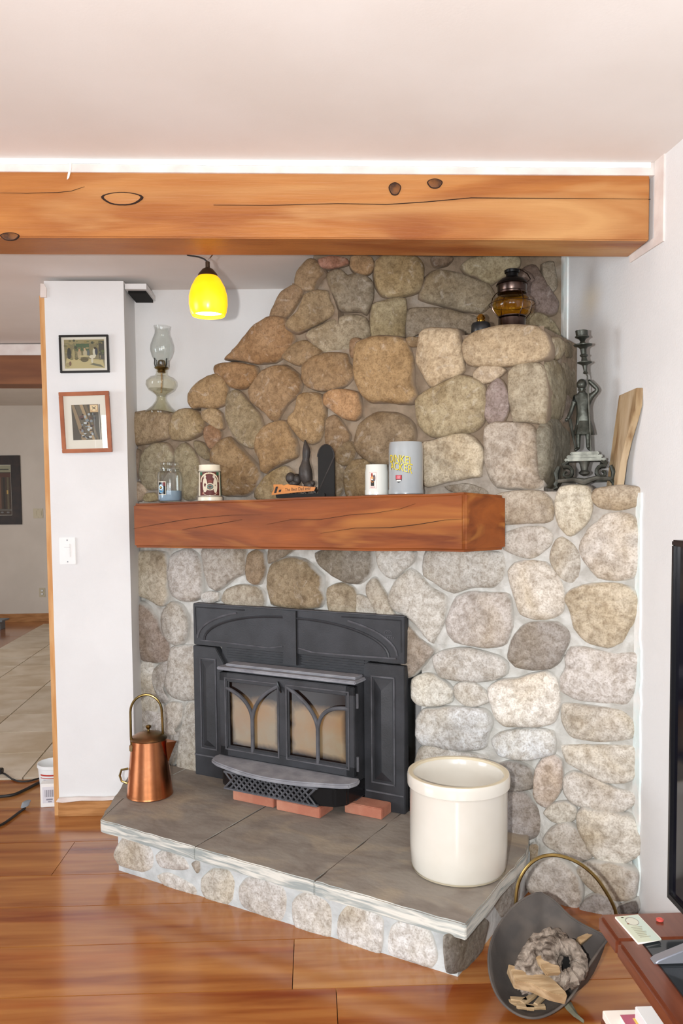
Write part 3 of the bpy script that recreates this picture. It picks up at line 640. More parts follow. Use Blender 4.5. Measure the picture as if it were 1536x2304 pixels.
 ('F', 600, 1220, 4, '15,290 60,200 200,150 330,170 420,240 500,310 490,420 500,500 470,570 300,590 130,570 40,550 10,400', '9a8562', .05),
 ('F', 600, 1220, 4, '450,100 600,60 850,60 930,90 945,200 900,300 820,360 700,340 560,260 480,190', '8a8274', .045),
 ('F', 600, 1220, 4, '560,420 680,380 780,430 800,540 780,660 600,660 560,540', 'a5967a', .03),
 ('F', 600, 1220, 4, '905,400 950,340 990,340 1040,440 1100,560 1150,660 1050,680 1000,620 950,530 910,470', 'b5ab98', .03),
 ('F', 600, 1220, 4, '820,490 900,520 980,600 980,660 800,650', 'b8b2a4', .02),
 ('F', 600, 1220, 4, '30,60 130,50 250,60 100,150 20,180', '8f7f68', .02),
 ('F', 280, 1220, 4, '70,220 120,100 230,95 370,110 385,230 370,330 390,470 350,560 290,550 200,490 80,450 60,320', 'c2b494', .04),
 ('F', 280, 1220, 4, '440,120 560,70 640,110 690,200 690,330 690,480 600,520 500,510 430,450 405,320 410,200', 'b8b0a6', .04),
 ('F', 280, 1220, 4, '720,60 900,50 1070,60 1090,190 1080,270 980,310 900,380 830,420 770,390 740,290 715,180', 'b0a89c', .04),
 ('F', 280, 1220, 4, '1140,110 1200,80 1255,110 1250,250 1225,350 1180,365 1125,330 1120,220', '9a8262', .045),
 ('F', 280, 1220, 4, '890,520 930,430 1040,400 1180,410 1240,470 1230,590 1000,590', 'b0a590', .03),
 ('F', 280, 1220, 4, '60,620 130,545 220,590 290,700 330,830 385,900 390,1050 300,1075 180,1060 60,1000 50,800', 'a09084', .045),
 ('F', 280, 1220, 4, '350,640 420,550 510,580 560,690 555,800 530,890 450,910 380,860 345,760', 'b8b2a6', .035),
 ('F', 280, 1220, 4, '430,960 660,950 680,1100 680,1380 540,1410 430,1370 380,1290 400,1130', 'b5aea2', .035),
 ('F', 280, 1220, 4, '80,1150 120,1080 240,1090 260,1150 250,1260 290,1400 280,1530 100,1500 75,1330', 'c8c4b8', .03),
 ('F', 280, 1220, 4, '270,1150 380,1080 390,1180 350,1290 400,1400 340,1430 290,1330 250,1230', 'b2aea8', 0),
 ('F', 280, 1440, 4, '370,600 430,575 510,590 500,720 450,800 480,830 380,840 350,720', 'c0b8aa', 0),
 ('F', 280, 1440, 4, '550,590 640,570 680,800 700,1190 560,1200 480,1130 500,960 520,780', 'b8b2a4', .03),
 ('F', 280, 1440, 4, '120,680 220,640 320,680 320,840 130,850', 'c0bab4', .025),
 ('F', 280, 1440, 4, '370,850 490,840 470,990 430,1120 390,1000', 'aaa8a2', .02),
 ('F', 280, 1220, 4, '710,470 820,460 830,520 720,530', 'c4beb4', .015),
]
for pl, ox, oy, sc, s, colr, bg in STONES: stone(fp, FO, PLANES[pl], crop(ox, oy, sc, s), colr, bg or None)
print('stones', nst[0])

# ------------------------------------------------------------------ raised hearth
he = thing('stone_hearth', 'raised hearth of grey marble slabs on a low fieldstone base', 'hearth', tuple(REF), FANG)
HT = .2
def hpoly(pts): return [(u, -w_) for u, w_ in pts]
hb_ = [(.07, .605), (1.53, .655), (1.57, .0), (1.55, -.045), (-.36, -.045), (-.30, .12)]
part('mortar_base', MB().prism(hpoly(hb_)[::1], 0, HT-.055), 'hearth_mortar', he, smooth=0)
SLABS = [[(-.008, .622), (-.098, .40), (-.113, -.04), (-.36, -.04), (-.295, .16)],
         [(-.008, .622), (.4985, .650), (.5045, -.04), (-.113, -.04), (-.098, .40)],
         [(.4985, .650), (1.030, .676), (1.0385, -.04), (.5045, -.04)],
         [(1.030, .676), (1.574, .703), (1.594, .137), (1.58, .06), (1.555, -.04), (1.0385, -.04)]]
for k, s_ in enumerate(SLABS):
    p = hpoly(s_); A = sum(p[i-1][0]*p[i][1]-p[i][0]*p[i-1][1] for i in range(len(p)))
    if A < 0: p = p[::-1]
    ch = []
    for i_ in range(len(p)):
        a_, b_ = np.array(p[i_]), np.array(p[(i_+1) % len(p)]); L_ = np.linalg.norm(b_-a_); front = min(a_[1], b_[1]) < -.55 and L_ > .3 or (k == 3 and a_[0] > 1.56 and b_[0] > 1.56)
        nn_ = max(1, int(L_/.03)) if front else 1; nv = np.array([(b_-a_)[1], -(b_-a_)[0]])/L_
        for q_ in range(nn_):
            c_ = a_+(b_-a_)*q_/nn_; jn = (noise.noise(Vector((c_[0]*14, c_[1]*14, 2)))*.006+noise.noise(Vector((c_[0]*45, c_[1]*45, 6)))*.003) if q_ else 0; ch.append(tuple(c_+nv*jn))
    p = ch
    part('slab', MB().prism(p, HT-.052, HT-(.0 if k != 2 else .0012)), 'hearth_slab', he, bevel=.0035)
for (ua, wa), (ub, wb_) in (((.4985, .645), (.5045, .0)), ((1.030, .67), (1.0385, .0)), ((-.01, .61), (-.098, .4))):
    part('joint', MB().loft([[(ua-.0022, -wa, z), (ua+.0022, -wa, z), (ub+.0022, -wb_, z), (ub-.0022, -wb_, z)] for z in (HT-.01, HT-.0008)]), 'joint_dark', he)
HF0, HF1 = L2W(.07, .605), L2W(1.53, .655); hu = (HF1-HF0)/np.linalg.norm(HF1-HF0); hn = np.array([hu[1], -hu[0], 0])
HR0, HR1 = L2W(1.53, .655), L2W(1.57, .0); ru = (HR1-HR0)/np.linalg.norm(HR1-HR0); rn = np.array([ru[1], -ru[0], 0])
Rinv = np.array([DD, NN, [0, 0, 1.]])
def hstone(O, U, Nn, pix, colr, b):
    o = stone(he, REF, (O, U, np.array([0, 0, 1.]), Nn, .0, -.004), pix, colr, b, .001)
    o.location = tuple(Rinv@np.array(o.location)); o.rotation_euler = (0, 0, -FANG)
for ox, oy, sc, s, colr in (
    (0, 1840, 2, '520,140 560,78 640,88 690,150 690,220 640,245 540,215 512,170', 'c2bfba'),
    (0, 1840, 2, '700,170 740,142 830,180 855,230 800,235 720,220', 'c0bcb6'),
    (0, 1840, 2, '862,205 895,190 902,230 888,250', 'b0aba4'),
    (0, 1840, 2, '705,260 760,245 870,300 890,340 860,362 740,305', 'c4c1bc'),
    (0, 1840, 2, '910,270 960,225 1030,235 1060,290 1050,370 1000,405 930,370 905,320', 'c6c1b0'),
    (0, 1840, 2, '1075,310 1120,265 1240,280 1290,340 1295,420 1270,480 1180,445 1100,405 1075,370', 'bdb9b2'),
    (0, 1840, 2, '1315,380 1370,330 1470,365 1500,420 1490,535 1430,535 1330,495', 'c8c5be'),
    (200, 1740, 1.477, '825,470 860,432 950,455 980,490 970,598 900,585 830,555', 'c6c4bf'),
    (200, 1740, 1.477, '1000,510 1050,485 1130,515 1160,600 1140,648 1060,625 990,598', 'cacac7')):
    hstone(HF0, hu, hn, crop(ox, oy, sc, s), colr, .013)
for s, colr in (('1185,545 1230,530 1290,480 1320,490 1300,590 1250,655 1195,662', '8e8a84'), ('1340,420 1390,350 1420,340 1420,420 1370,480', 'a09c94')):
    hstone(HR0, ru, rn, crop(200, 1740, 1.477, s), colr, .02)

# ------------------------------------------------------------------ stove insert (local x along the face, -y to the room)
st_ = thing('stove_insert', 'black cast iron wood stove insert with arched glass doors', 'stove', tuple(L2W(0, 0, HT)), FANG)
Z = lambda z: z-HT
def sp_(name, mb, mat, **k):
    mb.xf(lambda x, y, z: (x, y, Z(z))); return part(name, mb, mat, k.pop('parent', st_), **k)
tp = sp_('top_panel', MB().box(-.024, 1.058, .0, .04, .815, 1.007).box(.13, .89, .012, .04, .70, .816), 'black_iron', bevel=.003)
sp_('dusty_ledge', MB().box(-.022, 1.056, .001, .04, 1.007, 1.0095), 'dusty_iron', parent=tp)
lp = sp_('side_panel', MB().slab_xz([(-.022, .2), (.155, .2), (.155, .745), (.11, .81), (-.022, .812)], -.008, .03), 'black_iron', bevel=.003)
rp = sp_('side_panel', MB().slab_xz([(.875, .2), (1.06, .2), (1.06, .808), (.885, .808), (.875, .795)], -.008, .03), 'black_iron', bevel=.003)
def raised(par, u0, u1, z0, z1):
    m = MB(); uc = (u0+u1)/2; d = (u1-u0)/2
    m.add([(u0, -.008, z0), (u1, -.008, z0), (u1, -.008, z1), (u0, -.008, z1), (uc, -.026, z0+d), (uc, -.026, z1-d)], [(0, 1, 4), (1, 2, 5, 4), (2, 3, 5), (3, 0, 4, 5)])
    sp_('raised_panel', m, 'black_iron', parent=par, smooth=0)
    f = MB()
    for a, b_, c_, e_ in ((u0-.012, u1+.012, z0-.014, z0-.008), (u0-.012, u1+.012, z1+.008, z1+.014), (u0-.012, u0-.007, z0-.01, z1+.01), (u1+.007, u1+.012, z0-.01, z1+.01)): f.box(a, b_, -.0125, -.006, c_, e_)
    sp_('panel_moulding', f, 'dusty_iron', parent=par)
raised(lp, .032, .1, .345, .745); raised(rp, .922, 1.005, .325, .745)
sp_('base_moulding', MB().box(-.02, .15, -.013, -.004, .295, .301), 'dusty_iron', parent=lp)
sp_('base_moulding', MB().box(.885, 1.055, -.013, -.004, .272, .278), 'dusty_iron', parent=rp)
sp_('pilaster', MB().box(.478, .548, -.007, .01, .765, 1.004), 'black_iron', parent=tp, bevel=.002)
sp_('seam', MB().box(.5465, .5485, -.0075, -.004, .77, 1.004), 'firebox_dark', parent=tp)
def ridge(pts, r=.004, mat='black_iron', par=tp): sp_('ridge', MB().tube([(u, -.001, z) for u, z in pts], r, 6), mat, parent=par)
arcL = [(.482-.47*math.cos(t), .845+.143*math.sin(t)) for t in [math.pi/2*k/14 for k in range(15)]]
arcR = [(.545+.47*math.cos(t), .842+.145*math.sin(t)) for t in [math.pi/2*k/14 for k in range(15)]]
for a, c_ in ((arcL, (.482, .845)), (arcR, (.545, .842))):
    ridge([(c_[0]+(u-c_[0])*.94, c_[1]+(z-c_[1])*.92-.004) for u, z in a], .006)
    b_ = [(c_[0]+(u-c_[0])*1.02, c_[1]+(z-c_[1])*1.06+.004) for u, z in a if abs(u-c_[0]) > .21]; ridge(b_, .005, 'dusty_iron')
ridge([(-.008, .865), (-.008, .992), (.27, .992)], .003); ridge([(1.042, .862), (1.042, .992), (.77, .992)], .003)
ridge([(.02, .838), (.2, .836), (.38, .831), (.41, .832), (.475, .843)], .004, 'dusty_iron'); ridge([(.556, .842), (.62, .83), (.66, .829), (.85, .831), (1.02, .835)], .004, 'dusty_iron')
for k in range(5): sp_('louvre', MB().box(.16, .47, .008, .014, .765+.011*k, .769+.011*k).box(.556, .87, .008, .014, .765+.011*k, .769+.011*k), 'black_iron', parent=tp)
em = MB().tube([(.985+.016*math.cos(t), -.001, .935+.014*math.sin(t)) for t in [math.pi*k/10 for k in range(11)]], .0012, 5).tube([(.985+.008*math.cos(t), -.001, .936+.007*math.sin(t)) for t in [math.pi*k/8 for k in range(9)]], .001, 5)
em.box(.968, 1.002, -.002, .0, .927, .9285)
for k in range(6): em.box(.962+.009*k, .966+.009*k, -.002, 0, .917, .9225)
sp_('emblem', em, 'dusty_iron', parent=tp)
sp_('body', MB().box(.205, .872, -.075, .2, .245, .735), 'black_iron', bevel=.004)
sp_('top_plate', MB().prism([(.185, -.1), (.885, -.1), (.885, -.0), (.185, -.0)], .733, .747).prism([(.21, -.07), (.87, -.07), (.87, 0.0), (.21, 0.0)], .747, .757), 'ash_iron', bevel=.004)
# doors
dr = sp_('door_frame', MB().box(.2, .245, -.1, -.07, .352, .725).box(.838, .88, -.1, -.07, .352, .725).box(.2, .88, -.1, -.07, .685, .725).box(.2, .88, -.1, -.07, .352, .395).box(.505, .56, -.1, -.07, .39, .69), 'black_iron', bevel=.003)
for s, mt in ((0, 'dusty_iron'), (.014, 'black_iron')):
    m = MB()
    for x0, x1 in ((.232+s, .512-s*.5), (.553+s*.5, .852-s)):
        m.tube([(x0, -.1+s*.6, .382+s), (x1, -.1+s*.6, .382+s), (x1, -.1+s*.6, .7-s), (x0, -.1+s*.6, .7-s)], .005, 6, closed=True)
    sp_('door_moulding', m, mt, parent=dr)
def bez(p0, p1, p2, n=12): return [tuple((1-t)**2*a+2*t*(1-t)*b_+t*t*c_ for a, b_, c_ in zip(p0, p1, p2)) for t in [k/n for k in range(n+1)]]
def bar(pts): sp_('tracery', MB().tube([(u, -.094, z) for u, z in pts], .0085, 8), 'dusty_iron', parent=dr)
for bx_, xl, xr, zl, zr in ((.372, .235, .515, .655, .692), (.703, .55, .85, .692, .63)):
    bar([(bx_, .385), (bx_, .53)])
    bar(bez((bx_, .53), (bx_-.01, .62), (xl, zl))); bar(bez((bx_, .53), (bx_+.012, .635), (xr, zr)))
for x0, x1 in ((.24, .515), (.55, .845)):
    g = sp_('pane', MB().box(x0, x1, -.083, -.079, .388, .695), 'stove_glass', parent=dr, smooth=0)
sp_('latch', MB().tube([(.512, -.104, .71), (.53, -.112, .682), (.536, -.112, .668)], [.006, .007, .003], 6), 'gloss_iron', parent=dr)
for z in (.405, .665): sp_('hinge', MB().lathe([(.006, -.03), (.006, .03)], 10).xf(lambda x, y, zz: (x+.885, y-.085, zz+z)), 'dusty_iron', parent=dr)
fr_ = [(.178, -.115), (.195, -.16)] + [(.235+.62*k/12, -.185-.065*math.sin(math.pi*k/12)) for k in range(13)] + [(.89, -.165), (.905, -.12), (.895, -.085), (.185, -.085)]
sp_('ash_lip', MB().prism(fr_, .328, .347), 'ash_iron', bevel=.005)
hs = [(.245, 0), (.245, -.13), (.265, -.175), (.31, -.2), (.76, -.2), (.83, -.185), (.868, -.14), (.878, 0)]
sp_('blower_housing', MB().prism(hs, .247, .33), 'gloss_iron', bevel=.008)
gm = MB().box(.3, .765, -.212, -.198, .247, .254).box(.3, .765, -.212, -.198, .318, .326)
for k in range(17):
    for sgn in (1, -1):
        x = .305+.0275*k; a, b_ = (x, x+.066) if sgn > 0 else (x+.066, x)
        pa, pb = [a, .253], [b_, .319]
        if max(a, b_) > .765: continue
        gm.tube([(pa[0], -.208-.003*(sgn > 0), pa[1]), (pb[0], -.208-.003*(sgn > 0), pb[1])], .0042, 4)
sp_('grille', gm, 'dusty_iron')
for x0, x1, y0, y1, lab in ((.335, .545, -.195, -.09, 'reddish brick under the left half of the stove grille'), (.565, .775, -.205, -.095, 'reddish brick under the right half of the stove grille'), (.83, 1.0, -.1, -.012, 'reddish brick poking out under the right side of the stove')):
    m = MB().box(-(x1-x0)/2, (x1-x0)/2, -(y1-y0)/2, (y1-y0)/2, 0, .044)
    solo('brick', m, 'brick_clay', lab, 'brick', tuple(L2W((x0+x1)/2, -(y0+y1)/2, HT)), FANG, 'bricks under the stove', bevel=.003)

# ------------------------------------------------------------------ mantel
mt = thing('mantel_shelf', 'thick rustic orange timber mantel with long drying cracks', 'mantel', tuple(L2W(.6, .1, 1.28)), FANG)
mm = MB(); loops = []
for k in range(21):
    t = k/20; j = lambda s: .004*noise.noise(Vector((t*6, s*7, 2)))
    uf = -.197+1.583*t; ub = -.2+1.672*t; zb = 1.275+.010*t; zt = 1.475+.025*t
    loops.append([(ub-.6, .1+.02, zb-1.28+j(1)), (uf-.6, .1-.2+j(2), zb-1.28+j(3)), (uf-.6, .1-.2+j(4), zt-1.28+j(5)), (ub-.6, .1+.02, zt-1.28+j(6)-.012*t)])
mm.loft(loops); part('timber', mm, 'mantel_wood', mt, bevel=.011, bseg=3)
def mcrack(pts, wd):
    m = MB(); up_, dn = [], []
    for i, (px, py) in enumerate(pts):
        u, _, z = loc(px, py, .2); t = wd*math.sin(math.pi*(i+.2)/(len(pts)-.6)); up_.append((u-.6, z-1.28+t)); dn.append((u-.6, z-1.28-t))
    m.slab_xz(dn+up_[::-1], -.1-.0035, -.1+.006); part('crack', m, 'crack_dark', mt, smooth=0)
mcrack([(300, 1190), (330, 1184), (370, 1177), (410, 1170), (440, 1166), (520, 1159), (590, 1158)], .0008)
mcrack([(410, 1192), (450, 1185), (500, 1177), (545, 1169)], .001)
mcrack([(600, 1180), (655, 1169), (720, 1169), (790, 1158), (840, 1155), (900, 1145), (935, 1133)], .0007)
mcrack([(720, 1200), (800, 1188), (880, 1187), (940, 1180), (1000, 1170), (1040, 1168)], .0012)

# ------------------------------------------------------------------ small helpers for prints and pots
def ell(m, cx, cz, rx, rz, y, col, n=16):
    m.col = hx(col); m.add([(cx+rx*math.cos(-2*math.pi*k/n), y, cz+rz*math.sin(-2*math.pi*k/n)) for k in range(n)], [tuple(range(n))[::-1]])
def pol(m, pts, y, col):
    m.col = hx(col); A = sum(pts[i-1][0]*pts[i][1]-pts[i][0]*pts[i-1][1] for i in range(len(pts)))
    if A < 0: pts = pts[::-1]
    m.add([(x, y, z) for x, z in pts], [tuple(range(len(pts)))])
def rec(m, x0, x1, z0, z1, y, col, n=1):
    for k in range(n): pol(m, [(x0+(x1-x0)*k/n, z0), (x0+(x1-x0)*(k+1)/n, z0), (x0+(x1-x0)*(k+1)/n, z1), (x0+(x1-x0)*k/n, z1)], y, col)
def wrap(m, r, a0):
    def fn(x, y, z):
        rr = r(z) if callable(r) else r; a = a0+x/rr; return ((rr-y)*math.cos(a), (rr-y)*math.sin(a), z)
    return m.xf(fn)
def facing(p): return math.atan2(-p[1], -p[0])            # direction from a point to the camera side
def face_rot(p): return facing(p)+math.pi/2               # turns local -y to the viewer

# ------------------------------------------------------------------ pendant lamp
pd = thing('pendant_lamp', 'lit amber glass pendant lamp hanging behind the timber beam', 'lamp', (-.362, 2.93, 2.14))
part('lamp_shade', MB().lathe([(.058, .0), (.064, .012), (.069, .04), (.068, .07), (.060, .1), (.045, .128), (.032, .142), (.030, .142), (.043, .127), (.057, .1), (.065, .07), (.066, .04), (.061, .013), (.055, .002)], 36, cap=False), 'shade_glass', pd)
part('bulb', MB().lathe([(.005, .008), (.05, .012), (.05, .016), (.03, .04), (.01, .06)], 24), 'bulb_glow', pd)
part('cap', MB().lathe([(.036, .138), (.034, .146), (.02, .163), (.008, .17), (.008, .19), (.003, .192)], 24), 'shade_cap', pd)
part('chain', MB().tube([(0, 0, .19), (.006, .0, .2), (.018, 0, .215), (.022, 0, .235), (.026, 0, .34)], .0022, 8), 'chrome', pd)
part('cord', MB().tube([(0, 0, .19), (-.012, 0, .2), (-.03, .0, .207), (-.07, 0, .213), (-.09, 0, .24), (-.1, 0, .345)], .0028, 8), 'cord_black', pd)
pl_ = bpy.data.lights.new('pendant_bulb', 'POINT'); pl_.energy = 2.2; pl_.color = (1, .78, .42); pl_.shadow_soft_size = .03
plo = bpy.data.objects.new('pendant_bulb', pl_); COL.objects.link(plo); plo.location = (-.362, 2.93, 2.125)

# ------------------------------------------------------------------ things on the mantel
def mz(u): return 1.475+.025*(u+.197)/1.583+.001
def onmantel(u, w_=.1): return tuple(L2W(u, w_, mz(u)))
p = onmantel(-.06); a0 = facing(p)
j = thing('candle_jar', 'glass jar candle with pale blue wax on the mantel', 'candle', p)
part('jar', MB().lathe([(.045, .0), (.053, .004), (.056, .015), (.056, .125), (.052, .138), (.043, .143), (.043, .152), (.041, .152), (.041, .142), (.05, .136), (.0535, .124), (.0535, .016), (.05, .007)], 32), 'thin_clear', j)
part('lid', MB().lathe([(.035, .146), (.046, .15), (.047, .158), (.036, .161), (.034, .166), (.042, .17), (.042, .178), (.034, .182)], 28), 'thin_clear', j)
part('wax', MB().lathe([(.048, .008), (.052, .016), (.052, .052), (.048, .054)], 28), 'wax_blue', j)
part('wick', MB().tube([(0, 0, .053), (.002, 0, .066), (.005, 0, .07)], .0015, 6), 'ink', j)
m = MB(); rec(m, -.022, .022, .034, .094, .0, '#d8d0bc', 8); rec(m, -.0195, .0195, .037, .091, -.0004, '#16181c', 8); rec(m, .004, .0195, .074, .091, -.0006, '#6a3030', 3)
ell(m, -.004, .062, .015, .02, -.0007, '#8fc0d8'); ell(m, -.004, .066, .012, .012, -.0009, '#d8ecf4'); ell(m, 0, .052, .011, .006, -.001, '#3a86b8'); ell(m, -.006, .067, .003, .003, -.0011, '#e0b040')
wrap(m, .0563, a0-.72); part('label', m, 'glossy_print', j, smooth=0, label='square paper label with a pale blue picture')
p = onmantel(.168); a0 = facing(p)
j = thing('relief_stein', 'cream relief beer stein with maroon and green panels', 'stein', p)
part('body', MB().lathe([(.05, 0), (.054, .002), (.054, .016), (.049, .02), (.046, .13), (.049, .134), (.047, .138), (.047, .158), (.043, .158), (.042, .02)], 40), 'cream_ceramic', j)
m = MB(); rec(m, -.072, .072, .024, .126, 0, '#5a2620', 24); rec(m, -.072, -.05, .024, .126, -.0004, '#e0d6c0', 4); rec(m, .045, .056, .024, .126, -.0004, '#e0d6c0', 4); rec(m, .056, .072, .024, .126, -.0005, '#34584a', 4)
rec(m, .03, .045, .112, .126, -.0005, '#2e6048', 3); rec(m, -.05, -.035, .112, .126, -.0005, '#2e6048', 3)
for t in range(20):
    an = math.pi*t/19; ell(m, .040*math.cos(an)-.002, .085+.036*math.sin(an), .0035, .0035, -.0012, '#e0d2b4', 8)
for cx, cz, rx, rz, cc in ((-.022, .07, .011, .032, '#d2c8b2'), (.024, .068, .01, .034, '#d6ccb6'), (-.022, .106, .006, .008, '#c8bcae'), (.018, .106, .006, .008, '#c8bcae'), (0, .062, .02, .016, '#cfc6ae'), (0, .062, .013, .009, '#5f7f76'), (0, .036, .032, .012, '#e0d6c0'), (-.01, .118, .004, .005, '#6a2a28'), (0, .085, .01, .006, '#7a3a30'), (.03, .034, .005, .005, '#8a4a3a'), (-.032, .034, .005, .005, '#8a4a3a')):
    ell(m, cx, cz, rx, rz, -.0009, cc)
for k in range(7): ell(m, .064, .034+.013*k, .003, .004, -.001, '#16301f', 8)
wrap(m, lambda z: .0492-.003*(z-.02)/.11+.0006, a0); part('relief_panel', m, 'print', j, smooth=0)
for z in (.021, .128): part('band', MB().tube([(.0492*math.cos(t), .0492*math.sin(t), z) for t in [2*math.pi*k/36 for k in range(36)]], .0012, 5, closed=True), 'figure_dark', j)
part('handle', MB().tube([(-.045*math.cos(a0), -.045*math.sin(a0), .12), (-.085*math.cos(a0), -.085*math.sin(a0), .11), (-.085*math.cos(a0), -.085*math.sin(a0), .05), (-.047*math.cos(a0), -.047*math.sin(a0), .035)], .006, 8), 'cream_ceramic', j)
# bookend with birds and a little wooden saw
p = onmantel(.655, .09); bk = thing('bird_bookend', 'dark bookend with an arched back, two birds and a wooden saw sign', 'bookend', p, FANG*.35)
part('base', MB().box(-.115, .09, -.05, .05, 0, .018), 'bookend_black', bk, bevel=.003)
arch = [(.058, 0), (.126, 0), (.126, .165)] + [(.092+.034*math.cos(t), .165+.05*math.sin(t)) for t in [math.pi*k/14 for k in range(1, 14)]] + [(.058, .165)]
ap = part('upright', MB().slab_xz(arch, -.03, -.008), 'bookend_black', bk, bevel=.002)
part('beading', MB().tube([(x-.001 if x < .06 else x, -.03, z) for x, z in arch[2:][::-1]+[(.058, .02)]], .0025, 6), 'figure_dark', ap)
bd = MB().lathe([(.004, .052), (.016, .056), (.026, .075), (.029, .098), (.026, .122), (.018, .142), (.0145, .158), (.016, .172), (.017, .188), (.014, .205), (.008, .222), (.003, .236)], 20)
bd.xf(lambda x, y, z: (x+.006-.03*max(0, z-.13)+.004*math.sin(z*40), y*.9-.012, z)); part('bird', bd, 'figure_dark', bk)
part('bird_feet', MB().sphere((.02, -.03, .05), .022, .018, .018).sphere((.034, -.03, .058), .013), 'figure_dark', bk)
b2 = MB().sphere((-.06, -.012, .082), .021, .02, .024).sphere((-.035, -.006, .076), .02, .02, .024).sphere((-.048, -.01, .06), .022, .018, .016); part('bird', b2, 'figure_dark', bk)
fo = MB()
for k in range(26): fo.tube([(rng.uniform(-.07, .05), rng.uniform(-.03, .01), rng.uniform(.018, .035)), (rng.uniform(-.085, .055), rng.uniform(-.04, .01), rng.uniform(.03, .055))], [.006, .003], 5)
part('foliage', fo, 'figure_dark', bk)
saw = [(-.128, .012), (-.02, .022), (.048, .026), (.055, .042), (.0, .047), (-.05, .053), (-.06, .056), (-.078, .05), (-.083, .055), (-.12, .055), (-.118, .035), (-.126, .022)]
sw = part('saw_sign', MB().slab_xz(saw, -.068, -.060), 'saw_wood', bk, bevel=.001, label='small orange wooden saw reading The Best Dad ever')
part('saw_grip', MB().slab_xz([(-.117, .02), (-.108, .02), (-.1, .046), (-.109, .046)], -.0695, -.0675).slab_xz([(-.098, .024), (-.09, .024), (-.086, .034), (-.095, .034)], -.0695, -.0675), 'ink', sw)
v, f = text_mesh('The Best Dad ever', .0165); m = MB().add([(x*.85-.018, -.0686, y*1.15+.035+.05*x) for x, y, z in v], f); part('lettering', m, 'ink', sw, smooth=0)
# short white mug
p = onmantel(.987); a0 = facing(p); mg = thing('short_mug', 'short white stoneware mug with a small portrait label', 'mug', p)
part('body', MB().lathe([(.043, 0), (.0465, .002), (.047, .018), (.0455, .024), (.0455, .09), (.043, .105), (.0425, .119), (.039, .119), (.04, .02)], 40), 'white_ceramic', mg)
m = MB(); rec(m, -.0145, .0145, .026, .088, 0, '#b85a58', 6); rec(m, -.0138, .0138, .0268, .0872, -.0003, '#ddd6d0', 6); rec(m, -.008, .006, .036, .058, -.0005, '#2c2620', 3); ell(m, -.001, .063, .0085, .014, -.0006, '#c87838'); ell(m, .006, .066, .005, .013, -.0007, '#4a5058'); ell(m, -.003, .078, .004, .005, -.0008, '#8a3a30'); ell(m, -.003, .083, .004, .002, -.0009, '#9a2a2a'); ell(m, -.001, .066, .004, .004, -.001, '#e0a060'); rec(m, -.01, .01, .03, .0325, -.0006, '#b06060', 4)
wrap(m, .0458, a0-.34); part('label', m, 'print', mg, smooth=0)
part('handle', MB().tube([(-.042*math.cos(a0), -.042*math.sin(a0), .098), (-.075*math.cos(a0), -.075*math.sin(a0), .09), (-.075*math.cos(a0), -.075*math.sin(a0), .04), (-.043*math.cos(a0), -.043*math.sin(a0), .03)], .006, 8), 'white_ceramic', mg)
# tall grey stein
p = onmantel(1.112); a0 = facing(p); tg = thing('tall_stein', 'tall grey stoneware stein with yellow lettering and a red crest', 'stein', p)
part('body', MB().lathe([(.064, 0), (.067, .002), (.067, .016), (.065, .02), (.0655, .17), (.064, .188), (.062, .198), (.058, .198), (.058, .02)], 44), 'grey_ceramic', tg)
def wraptext(s, size, x0, z0, sx, sz, slope, mat, y, wave=0):
    v, f = text_mesh(s, size); m = MB().add([(x0+x*sx, y, z0+yy*sz*(1-.0*x)+slope*x*sx-wave*(x*sx)**2) for x, yy, _ in v], f)
    wrap(m, .0662, a0); return part('lettering', m, mat, tg, smooth=0)
for (dx, dz, mat, y) in ((.0012, -.0012, 'ink', -.0001), (0, 0, 'yellow_ink', -.0006)):
    wraptext('DINKEL', .036, -.024+dx, .131+dz, .80, 1.15, -.13, mat, y, 2.0); wraptext('ACKER', .036, -.022+dx, .101+dz, .82, 1.15, -.2, mat, y, 2.0)
m = MB(); sh_ = [(-.013, .072), (.013, .072), (.013, .056), (.009, .047), (0, .043), (-.009, .047), (-.013, .056)]
pol(m, [(x-.028, z) for x, z in sh_], 0, '#2a2a2c'); pol(m, [(x*.9-.028, z) for x, z in [(-.013, .0715), (.013, .0715), (.013, .056), (-.013, .056)]], -.0006, '#b83a44'); rec(m, -.037, -.019, .0475, .0535, -.0006, '#d8d8d4', 3)
for k in range(3): pol(m, [(-.036+.005*k, .058), (-.033+.005*k, .058), (-.031+.005*k, .069), (-.034+.005*k, .069)], -.0009, '#d89098')
wrap(m, .0662, a0); part('crest', m, 'print', tg, smooth=0)
part('handle', MB().tube([(-.06*math.cos(a0), -.06*math.sin(a0), .165), (-.1*math.cos(a0), -.1*math.sin(a0), .15), (-.1*math.cos(a0), -.1*math.sin(a0), .06), (-.063*math.cos(a0), -.063*math.sin(a0), .04)], .008, 8), 'grey_ceramic', tg)

# ------------------------------------------------------------------ oil lamp on the left ledge
ol = thing('oil_lamp', 'pale green glass oil lamp with a tall clear chimney', 'oil lamp', (-.715, 3.885, 1.902)); ol.rotation_euler = (0, .035, 0)
part('foot', MB().lathe([(.073, 0), (.074, .008), (.07, .014), (.045, .035), (.026, .062), (.022, .078), (.024, .086), (.02, .086), (.018, .078), (.022, .06), (.04, .034), (.066, .01)], 36, cap=False), 'thin_olive', ol)
part('oil_font', MB().lathe([(.022, .086), (.034, .096), (.06, .112), (.073, .135), (.072, .155), (.055, .173), (.032, .18), (.026, .19), (.026, .205)], 36), 'thin_olive', ol)
part('oil', MB().lathe([(.024, .09), (.034, .099), (.057, .114), (.06, .118)], 30), 'thin_olive', ol)
part('wick', MB().tube([(0, 0, .1), (.002, 0, .15), (0, 0, .205)], .004, 6), 'cut_wood', ol)
